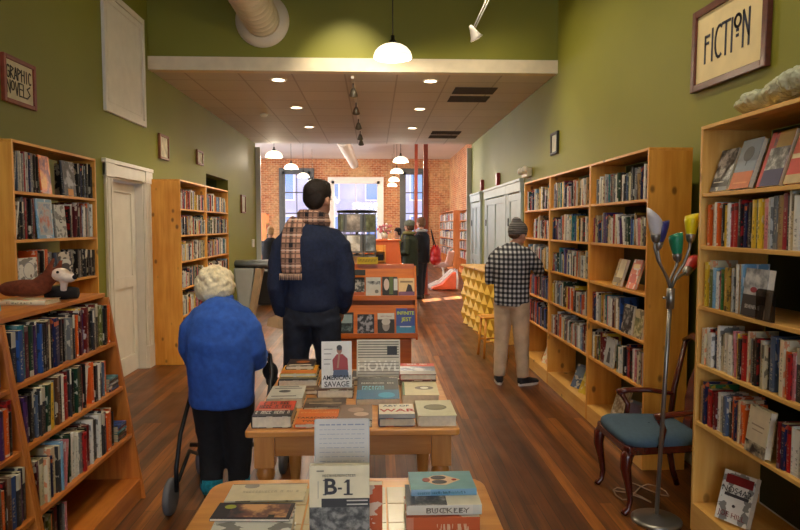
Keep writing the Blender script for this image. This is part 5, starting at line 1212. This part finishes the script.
def figure(label, loc, rz, torso, arms, legs, head, hands, top_m, top_name, leg_m, shoe_m, voxel=.012, skin=SKIN, top_disp=.012, top_extra=None, sole=None, hemopen=True, group=None, neck=None, leg_disp=.012, shoe=1.):
    g = G()
    sh = lambda r, dlt: tuple(max(.015, v-dlt) for v in r) if isinstance(r, tuple) else max(.012, r-dlt)
    g.tube([t[:3] for t in torso], [sh((t[3], t[4]), .028) for t in torso], 20, up=(1, 0, 0))
    for pts, rad in arms: g.tube(pts, [sh(r, .016) for r in rad], 12)
    for pts, rad in legs: g.tube(pts, [sh(r, .02) for r in rad], 14)
    hc, yaw, pit, hs = head; hc = Vector(hc)
    top = Vector(torso[-1][:3])
    nk = neck or .052*hs
    g.tube([top-Vector((0, 0, .05)), top, hc+Vector((0, -.015*hs, -.07*hs))], [nk*1.25, nk, nk*.98], 14)
    MH_ = Matrix.Translation(hc) @ Matrix.Rotation(yaw, 4, 'Z') @ Matrix.Rotation(pit, 4, 'X') @ Matrix.Scale(hs, 4)
    g.ball((0, -.008, .025), (.074, .094, .088), 20, 14, 0, MH_).ball((0, .022, -.045), (.056, .066, .065), 16, 12, 0, MH_).ball((0, .055, -.088), (.03, .028, .02), 12, 8, 0, MH_)
    g.tube([(0, .084, .012), (0, .108, -.03)], [.009, .014], 8, 0, MH_).ball((0, .082, -.063), (.024, .012, .008), 10, 6, 0, MH_).ball((0, .078, .03), (.045, .012, .009), 10, 6, 0, MH_)
    for s in (-1, 1): g.ball((s*.076, -.004, -.01), (.009, .018, .03), 10, 8, 0, MH_)
    for (wr, d, n, th, cu, kk) in hands: hand_geo(g, wr, d, n, th, cu, kk)
    o = remeshed(g, 'person', skin, None, min(voxel, .0075) if hands else voxel, 2); o.location = loc; o.rotation_euler = (0, 0, rz); tag(o, label, 'person', group)
    for s in (-1, 1): pass
    e = G()
    for s in (-1, 1): e.ball((s*.03, .083, .008), (.011, .007, .007), 10, 6, 0, MH_).ball((s*.03, .0895, .008), (.005, .003, .005), 8, 6, 1, MH_)
    e.obj('eyes', [mat('eye_white', (220, 216, 210), .3, var=0), mat('eye_dark', (40, 28, 22), .3, var=0)], o)
    # trousers
    g = G()
    if leg_m:
        z0 = max(legs[0][0][0][2], legs[1][0][0][2]); tr = [t for t in torso if t[2] < z0+.16] or torso[:1]
        cx = (legs[0][0][0][0]+legs[1][0][0][0])/2; r0 = legs[0][1][0]
        hy = legs[0][0][0][1]
        g.tube([(cx, hy, z0-.05), (cx, hy, z0+.05), (cx, hy, z0+.14)], [(r0*1.75, r0*1.15), (r0*1.8, r0*1.2), (r0*1.55, r0*1.05)], 18, up=(1, 0, 0))
        for pts, rad in legs: g.tube(pts, rad, 16)
        remeshed(g, 'trousers', leg_m, o, voxel, 3, leg_disp, .07)
    # shoes
    for pts, rad in legs:
        a = Vector(pts[-1]); dr = (a-Vector(pts[-2])); yw = pts_yaw.get(id(pts), 0)
        Ms = Matrix.Translation((a.x, a.y, 0)) @ Matrix.Rotation(yw, 4, 'Z')
        g = G(); g.tube([(0, -.05, .055), (0, .03, .05), (0, .12, .04), (0, .175, .035)], [(.04, .036), (.04, .042), (.03, .045), (.022, .036)], 14, up=(0, 0, 1)).tube([(0, -.02, .04), (0, -.01, .1)], [.042, .04], 12)
        g.v = [tuple(Ms @ Vector(v)*1) for v in [(x*shoe, y*shoe, max(z, .02)) for x, y, z in g.v]]
        so = remeshed(g, 'shoe', shoe_m, o, .008, 2)
        pr = [(.036*math.sin(t_/16*2*PI)*(1.1 if math.cos(t_/16*2*PI) > 0 else .9)*shoe, (.065+.125*math.cos(t_/16*2*PI))*shoe) for t_ in range(16)]
        G().prism([(x*1.15, y) for x, y in pr], .001, .026, 'z', 0, Ms).obj('sole', sole or shoe_m, so)
    # top garment
    g = G(); g.tube([t[:3] for t in torso], [(t[3], t[4]) for t in torso], 24, up=(1, 0, 0))
    for pts, rad in arms: g.tube(pts, rad, 14)
    if top_extra: top_extra(g)
    remeshed(g, top_name, top_m, o, voxel, 4, top_disp, .1)
    return o, MH_
pts_yaw = {}
BLKF = mat('black_fabric', (24, 24, 28), .9, var=.1, nscale=30, bump=.2)

# old lady in a blue coat with a walker
BLUE = mat('royal_blue_wool', (48, 90, 178), .95, var=.08, nscale=30, bump=.35)
la = [(-.085, .02, .62), (-.075, .05, .36), (-.07, .0, .09)], [.1, .084, .058]
lb = [(.085, .02, .62), (.08, .06, .36), (.075, .06, .09)], [.1, .084, .058]
def lady_collar(g): g.tube([(-.02, .06, 1.13), (-.028, .105, 1.195)], [(.085, .075), (.075, .07)], 16, up=(1, 0, 0))
lady, MHL = figure('white haired person in a royal blue coat bending over a walker', (-.875, 3.66, 0), -.05,
    [(0, .0, .575, .178, .135), (0, 0, .6, .185, .14), (0, -.01, .8, .192, .15), (0, -.02, .95, .19, .15), (0, .0, 1.05, .185, .14), (0, .03, 1.11, .15, .12), (0, .06, 1.15, .1, .09)],
    [([(-.05, .04, 1.12), (-.11, .02, 1.09), (-.165, .0, 1.01), (-.185, .01, .9), (-.18, .08, .81), (-.17, .26, .825)], [.05, .065, .072, .068, .06, .044]), ([(.05, .04, 1.12), (.11, .02, 1.09), (.165, .0, 1.01), (.19, .01, .9), (.185, .08, .81), (.17, .26, .825)], [.05, .065, .072, .068, .06, .044])],
    [la, lb], ((-.06, .12, 1.225), 0, -.35, 1.08),
    [((-.17, .27, .825), (0, 1, -.1), (0, 0, 1), (1, 0, 0), .9, .95), ((.17, .27, .825), (0, 1, -.1), (0, 0, 1), (-1, 0, 0), .9, .95)],
    BLUE, 'coat', BLKF, mat('black_shoe', (26, 24, 24), .5), top_extra=lady_collar, shoe=.9)
g = G()
RR = random.Random(5)
g.ball((0, -.015, .045), (.092, .108, .085), 24, 16, 0, MHL).ball((0, -.06, .0), (.09, .065, .08), 20, 14, 0, MHL).ball((-.05, -.03, .0), (.055, .07, .07), 16, 12, 0, MHL).ball((.05, -.03, .0), (.055, .07, .07), 16, 12, 0, MHL)
for i in range(60):
    v = Vector((RR.gauss(0, 1), RR.gauss(0, 1)-.5, RR.gauss(0, .8)+.3)).normalized(); g.ball((v.x*.092, v.y*.1-.02, v.z*.085+.03), .02, 8, 6, 0, MHL)
remeshed(g, 'hair', mat('white_hair', (238, 222, 186), .95, var=.08, nscale=60, bump=.6), lady, .007, 2, .012, .02)
TEAL = mat('teal_knit', (20, 120, 136), .95, var=.2, nscale=50, bump=.5)
for pts, s in ((la[0], -1), (lb[0], 1)):
    g = G().tube([(pts[2][0], pts[2][1], .06), (pts[2][0], pts[2][1], .09), (pts[2][0]*1.0, pts[2][1]+.01, .135)], [.05, .062, .064], 20); g.obj('sock', TEAL, lady)
wk = empty('walker', 'black tube walking frame with grey wheels around the person in blue', 'walker', (-.865, 3.66, 0), -.03)
KT = mat('black_tube', (26, 28, 34), .4, .3)
g = G()
for s in (-1, 1): g.tube([(s*.235, -.13, .12), (s*.235, -.13, .25), (s*.235, -.05, .42), (s*.23, .25, .7), (s*.2, .36, .79), (s*.175, .34, .815), (s*.17, .29, .82)], .0125, 12)
for s in (-1, 1): g.tube([(s*.235, -.1, .17), (s*.235, .1, .27), (s*.235, .42, .12)], .011, 10).tube([(s*.232, .2, .62), (s*.235, .42, .14)], .011, 10)
g.tube([(-.235, .12, .3), (.235, .12, .3)], .014, 10).tube([(-.23, .3, .42), (.23, .3, .42)], .012, 10)
g.obj('frame', KT, wk)
for s in (-1, 1):
    G().tube([(s*.17, .35, .815), (s*.17, .24, .82)], .018, 12).obj('grip', mat('grip_rubber', (40, 40, 42), .8), wk)
    for y in (-.15, .44):
        w = G().lathe([(.05, -.016), (.088, -.018), (.1, -.012), (.1, .012), (.088, .018), (.05, .016)], 28, 0, Matrix.Rotation(PI/2, 4, 'Y')).obj('wheel', mat('grey_tyre', (96, 96, 98), .7), wk, loc=(s*.262, y, .101))
        G().lathe([(.02, -.014), (.05, -.014), (.05, .014), (.02, .014)], 16, 0, Matrix.Rotation(PI/2, 4, 'Y')).obj('hub', mat('hub_grey', (140, 140, 142), .5), w)
bgm = remeshed(G().ball((0, 0, 0), (.05, .04, .06)).ball((.01, 0, -.06), (.04, .035, .04)), 'handbag', BLKF, None, .008, 2); bgm.location = (-.66, 4.045, .68)
G().tube([(0, 0, .04), (-.03, .03, .1), (-.05, .08, .112)], .006, 8).obj('strap', BLKF, bgm); tag(bgm, 'small black bag hanging on the right grip of the walker', 'bag')

# tall man in a navy sweater
NAVY = mat('navy_knit', (28, 38, 66), .92, var=.1, nscale=60, bump=.3)
JEAN = mat('dark_denim', (26, 32, 48), .85, var=.15, nscale=25, bump=.2)
ml = [(-.095, .0, .98), (-.13, .03, .55), (-.17, -.03, .09)], [.105, .08, .065]
mr = [(.095, .0, .98), (.11, .03, .55), (.12, .03, .09)], [.105, .08, .065]
man, MHM = figure('tall dark haired man in a navy sweater with a plaid scarf, seen from behind', (-.42, 4.33, 0), -.12,
    [(0, 0, 1.03, .17, .125), (0, 0, 1.07, .183, .135), (0, 0, 1.2, .188, .135), (0, -.01, 1.38, .205, .145), (0, -.01, 1.5, .2, .135), (0, 0, 1.575, .14, .1), (0, .01, 1.61, .085, .075)],
    [([(-.08, 0, 1.555), (-.15, 0, 1.53), (-.2, -.01, 1.46), (-.228, -.02, 1.34), (-.24, -.04, 1.18), (-.225, .0, 1.06), (-.21, .03, .99)], [.05, .062, .07, .066, .06, .052, .045]), ([(.08, 0, 1.555), (.15, 0, 1.53), (.2, -.01, 1.46), (.228, -.01, 1.34), (.24, -.03, 1.18), (.215, .05, 1.08), (.18, .14, 1.02)], [.05, .062, .07, .066, .06, .052, .045])],
    [ml, mr], ((.045, .03, 1.775), -.42, .0, 1.08),
    [((-.21, .035, .985), (.05, .15, -1), (-1, 0, 0), (0, 1, 0), .8, 1.05), ((.18, .15, 1.01), (-.2, .6, -.5), (1, 0, .3), (0, 1, 1), .8, 1.05)],
    NAVY, 'sweater', JEAN, mat('black_shoe', (0, 0, 0)), top_disp=.016)
g = G()
g.ball((0, -.016, .05), (.083, .1, .082), 24, 16, 0, MHM).ball((0, -.05, .015), (.076, .06, .078), 20, 14, 0, MHM).ball((0, .01, .085), (.07, .075, .045), 16, 12, 0, MHM)
for s in (-1, 1): g.tube([(s*.072, .01, .05), (s*.074, .006, .005)], [.016, .01], 8, 0, MHM)
remeshed(g, 'hair', mat('dark_hair', (34, 22, 16), .7, var=.25, nscale=70, bump=.5), man, .008, 2, .006, .02)
SCM = m_plaid('scarf_plaid', (206, 156, 132), (30, 26, 34), (236, 214, 196), 10, 'scarf')
g = G()
n = 20
for kx, (rr, zz) in enumerate(((.092, 1.625), (.085, 1.665))):
    g.tube([(.01+rr*math.sin(2*PI*i/n), .02-rr*.95*math.cos(2*PI*i/n), zz+.015*math.cos(2*PI*i/n+kx)) for i in range(n+1)], [(.035, .026)]*(n+1), 12)
scf = remeshed(g, 'scarf', SCM, man, .009, 3, .012, .05)
vs = []; fs = []; path = [(-.06, -.07, 1.655), (-.085, -.105, 1.625), (-.1, -.135, 1.56), (-.105, -.16, 1.46), (-.105, -.172, 1.36), (-.1, -.172, 1.29)]
for j, (x, y, z) in enumerate(path):
    for i in range(9):
        u = (i-4)/4; vs.append((x+u*(.06 if j < 2 else .072), y+abs(u)**2*.02-.006*math.sin(u*7+j), z-(.02*u if j < 3 else 0)))
for j in range(len(path)-1):
    for i in range(8): fs.append((j*9+i, j*9+i+1, (j+1)*9+i+1, (j+1)*9+i))
o = G().add(vs, fs, smooth=True).obj('hanging_end', SCM, scf); md = o.modifiers.new('t', 'SOLIDIFY'); md.thickness = .012; md.offset = 1; sb = o.modifiers.new('s', 'SUBSURF'); sb.levels = 1; sb.render_levels = 1
g = G()
for i in range(19): g.tube([(-.17+i*.0078, -.178, 1.292), (-.17+i*.0078+RR.uniform(-.004, .004), -.178, 1.25)], .0022, 5)
g.obj('fringe', mat('fringe_wool', (206, 170, 146), .9), scf)
pp = G().prism([(-.06, 0), (.05, -.03), (.09, .03), (.0, .07), (-.05, .05)], 0, .004, 'y', 0, Matrix.Rotation(.4, 4, 'Z')).prism([(-.05, .01), (.05, -.02), (.07, .03), (.0, .05)], .006, .01, 'y').obj('paper_bag', mat('kraft_paper', (206, 166, 122), .8), loc=(-.665, 4.32, .93)); tag(pp, 'folded tan paper held in the left hand of the man in navy', 'paper')

# man in a plaid shirt
PLD = m_plaid('gingham_plaid', (86, 86, 92), (20, 20, 24), (196, 196, 196), 21, 'gingham')
KH = mat('khaki_cotton', (204, 178, 148), .9, var=.08, nscale=10, bump=.15)
pl_ = [(-.085, 0, .84), (-.1, .0, .45), (-.11, -.03, .085)], [.1, .076, .062]
pr_ = [(.085, 0, .84), (.1, .03, .45), (.12, .03, .085)], [.1, .076, .062]
pts_yaw[id(pl_[0])] = .5; pts_yaw[id(pr_[0])] = -.55
def tails(g): g.tube([(0, -.02, .8), (0, -.01, .9)], [(.16, .12), (.175, .13)], 20, up=(1, 0, 0))
pman, MHP = figure('man in a black and white checked shirt and grey beanie reaching to the shelf', (1.375, 6.33, 0), math.radians(-34),
    [(0, -.01, .80, .165, .12), (0, 0, .84, .18, .135), (0, 0, 1.0, .182, .135), (0, -.02, 1.2, .198, .145), (0, -.01, 1.3, .19, .135), (0, .02, 1.375, .13, .1), (0, .04, 1.41, .08, .075)],
    [([(-.06, .01, 1.36), (-.13, .0, 1.34), (-.19, .0, 1.27), (-.225, -.01, 1.17), (-.24, .0, 1.05), (-.18, .15, 1.05), (-.1, .24, 1.07)], [.05, .06, .066, .064, .056, .05, .042]), ([(.06, .01, 1.36), (.13, .01, 1.34), (.19, .03, 1.28), (.225, .09, 1.21), (.22, .18, 1.14), (.17, .32, 1.16), (.14, .39, 1.19)], [.05, .06, .066, .064, .056, .048, .042])],
    [pl_, pr_], ((.03, .09, 1.515), -.35, -.25, 1.0),
    [((.14, .39, 1.195), (-.1, 1, .3), (.8, -.1, .6), (0, 0, 1), .5, 1), ((-.1, .245, 1.07), (.6, .8, .1), (-.3, .2, 1), (0, 1, .3), .8, 1)],
    PLD, 'shirt', KH, mat('black_canvas', (34, 34, 38), .7), top_extra=tails, sole=mat('white_rubber', (216, 212, 204), .6), top_disp=.014)
g = G().ball((0, -.02, .055), (.088, .108, .082), 24, 16, 0, MHP).ball((0, -.055, .02), (.08, .065, .07), 20, 14, 0, MHP).ball((0, -.06, .12), (.05, .055, .045), 16, 10, 0, MHP).tube([(0, -.02, .0), (0, -.02, .045)], [(.087, .104), (.09, .106)], 24, 0, MHP, up=(1, 0, 0))
k = NT('grey_knit'); wv = k.n('ShaderNodeTexWave'); wv.bands_direction = 'Z'; wv.inputs['Scale'].default_value = 14; wv.inputs['Distortion'].default_value = 1; k.l(k.coord(), wv.inputs[0])
k.l(k.ramp(wv.outputs['Fac'], [(.2, lin((92, 88, 86))), (.7, lin((122, 118, 116)))]), k.b.inputs['Base Color']); k.b.inputs['Roughness'].default_value = .95; k.bump(wv.outputs['Fac'], .5, .006)
remeshed(g, 'beanie', k.m, pman, .008, 3)
g = G().ball((0, -.06, -.02), (.07, .045, .04), 16, 10, 0, MHP); remeshed(g, 'hair', mat('brown_hair', (96, 64, 44), .8, var=.2, nscale=60), pman, .008, 2)

# far figures, scaled from one body
def far(label, loc, rz, H, top_c, top_n, hem, leg_c, hair, hat=None, arms=None, bulk=1.2, hands=None, group=None):
    s = H/1.75; S = lambda p: tuple(v*s for v in p)
    tor = [(0, 0, hem-.02, .17*bulk, .13*bulk), (0, 0, hem+.02, .178*bulk, .135*bulk), (0, 0, 1.0, .175*bulk, .13*bulk), (0, 0, 1.22, .18*bulk, .135*bulk), (0, 0, 1.36, .175*bulk, .125*bulk), (0, .01, 1.44, .13, .1), (0, .01, 1.48, .08, .075)]
    if hem > .95: tor.pop(2)
    ar = arms or [([(-.18, 0, 1.39), (-.24, 0, 1.1), (-.12, .2, 1.08)], [.075, .062, .045]), ([(.18, 0, 1.39), (.24, 0, 1.1), (.12, .2, 1.08)], [.075, .062, .045])]
    lg = [([(-.09, 0, .9), (-.1, .02, .5), (-.1, 0, .09)], [.1, .078, .06]), ([(.09, 0, .9), (.1, .04, .5), (.1, .05, .09)], [.1, .078, .06])]
    sc2 = lambda L: [([S(p) for p in a], [r*s for r in b]) for a, b in L]
    hd = [(tuple(Vector(a[0][-1])*s), (0, 1, 0), (0, 0, 1), (1 if a[0][-1][0] < 0 else -1, 0, 0), .7, s) for a in ar]
    o, MM = figure(label, loc, rz, [S(t) for t in tor], sc2(ar), sc2(lg), (S((0, .03, 1.635)), 0, -.1, s), hd, mat('cloth_%d_%d_%d' % top_c, top_c, .9, var=.1, bump=.2), top_n, mat('cloth_%d_%d_%d' % leg_c, leg_c, .9, var=.1), mat('black_shoe', (0, 0, 0)), voxel=.016, group=group)
    g = G().ball((0, -.016, .05), (.085, .103, .085), 20, 14, 0, MM).ball((0, -.055, .0), (.08, .06, .095), 18, 12, 0, MM)
    for q in (-1, 1): g.ball((q*.06, -.01, -.01), (.025, .045, .08), 12, 8, 0, MM)
    remeshed(g, 'hair', mat('hair_%d_%d_%d' % hair, hair, .8, var=.2, nscale=50), o, .012, 2)
    if hat:
        g = G().ball((0, -.018, .065), (.096, .115, .085), 20, 14, 0, MM).tube([(0, -.01, .02), (0, -.015, .055)], [(.094, .112), (.096, .114)], 20, 0, MM, up=(1, 0, 0)); remeshed(g, 'knit_hat', mat('hat_%d_%d_%d' % hat, hat, .95, var=.1, nscale=40, bump=.5), o, .012, 2)
    return o
p1 = far('person in a dark green coat, olive scarf and grey knit hat facing left', (.74, 13.0, 0), math.radians(70), 1.7, (44, 50, 34), 'coat', .62, (26, 26, 30), (80, 60, 44), (110, 112, 100))
sc1 = G().tube([(-.02+.1*math.sin(i*PI/8), .02+.1*math.cos(i*PI/8), 1.46) for i in range(17)], .034, 10).tube([(-.1, .13, 1.44), (-.1, .19, 1.25), (-.1, .19, .98)], [.03, .04, .045], 10, flat=.5); sc1.obj('scarf', mat('olive_wool', (120, 112, 66), .95, var=.1, bump=.3), p1)
p2 = far('person in a black coat with a pale scarf carrying a red bag', (1.05, 14.0, 0), math.radians(60), 1.78, (26, 26, 32), 'coat', .8, (24, 26, 34), (120, 84, 60))
G().tube([(.1*math.sin(i*PI/8), .01+.1*math.cos(i*PI/8), 1.5) for i in range(17)], .036, 10).obj('scarf', mat('pale_scarf', (176, 170, 168), .95, bump=.3), p2)
rb = remeshed(G().ball((0, 0, 0), (.12, .19, .2)).ball((0, 0, -.12), (.13, .2, .13)), 'shoulder_bag', mat('red_leather', (204, 34, 30), .45, var=.04), None, .014, 3); rb.location = (1.33, 13.8, 1.0)
G().tube([(0, -.12, .12), (-.1, -.02, .52), (-.02, .12, .12)], .012, 8).obj('strap', BLKF, rb); tag(rb, 'bright red shoulder bag of the person in the black coat', 'bag')
p3 = far('short dark haired person in black behind the orange counter', (.58, 15.2, 0), math.radians(120), 1.55, (28, 28, 34), 'jacket', .9, (26, 26, 30), (36, 26, 22))
p4 = far('blond person in a black top at the left behind the navy sweater', (-2.34, 14.6, 0), math.radians(-20), 1.58, (22, 22, 26), 'jacket', .85, (24, 24, 28), (190, 150, 104), bulk=1.3)

build_books()
# ------------------------------------------------------------------ light
w = bpy.data.worlds.new('world'); SC.world = w; w.use_nodes = True
bg = w.node_tree.nodes['Background']; bg.inputs[0].default_value = (.5, .66, 1, 1); bg.inputs[1].default_value = 3.4
def area(name, loc, rot, sx, sy, power, col):
    L = bpy.data.lights.new(name, 'AREA'); L.shape = 'RECTANGLE'; L.size = sx; L.size_y = sy; L.energy = power; L.color = col
    o = bpy.data.objects.new(name, L); C.objects.link(o); o.location = loc; o.rotation_euler = rot; return o
for (y0, y1, z0, z1) in lw: area('side_window_fill', (XBL-.45, (y0+y1)/2, (z0+z1)/2), (0, -PI/2, 0), 3, 2.4, 480, (.95, .95, 1))  # fill lights added outside the unseen left windows
area('shop_front_fill', (-.15, -5.35, 2.3), (PI/2, 0, 0), 3.8, 3.3, 120, (1, .9, .74))  # warm fill added behind the camera to brighten surfaces facing it
sun = bpy.data.lights.new('sun', 'SUN'); sun.energy = 70; sun.color = (1, .93, .82); sun.angle = .01
so = bpy.data.objects.new('sun', sun); C.objects.link(so)
so.rotation_euler = Vector((-1.35, -1.0, -1.75)).to_track_quat('-Z', 'Y').to_euler()
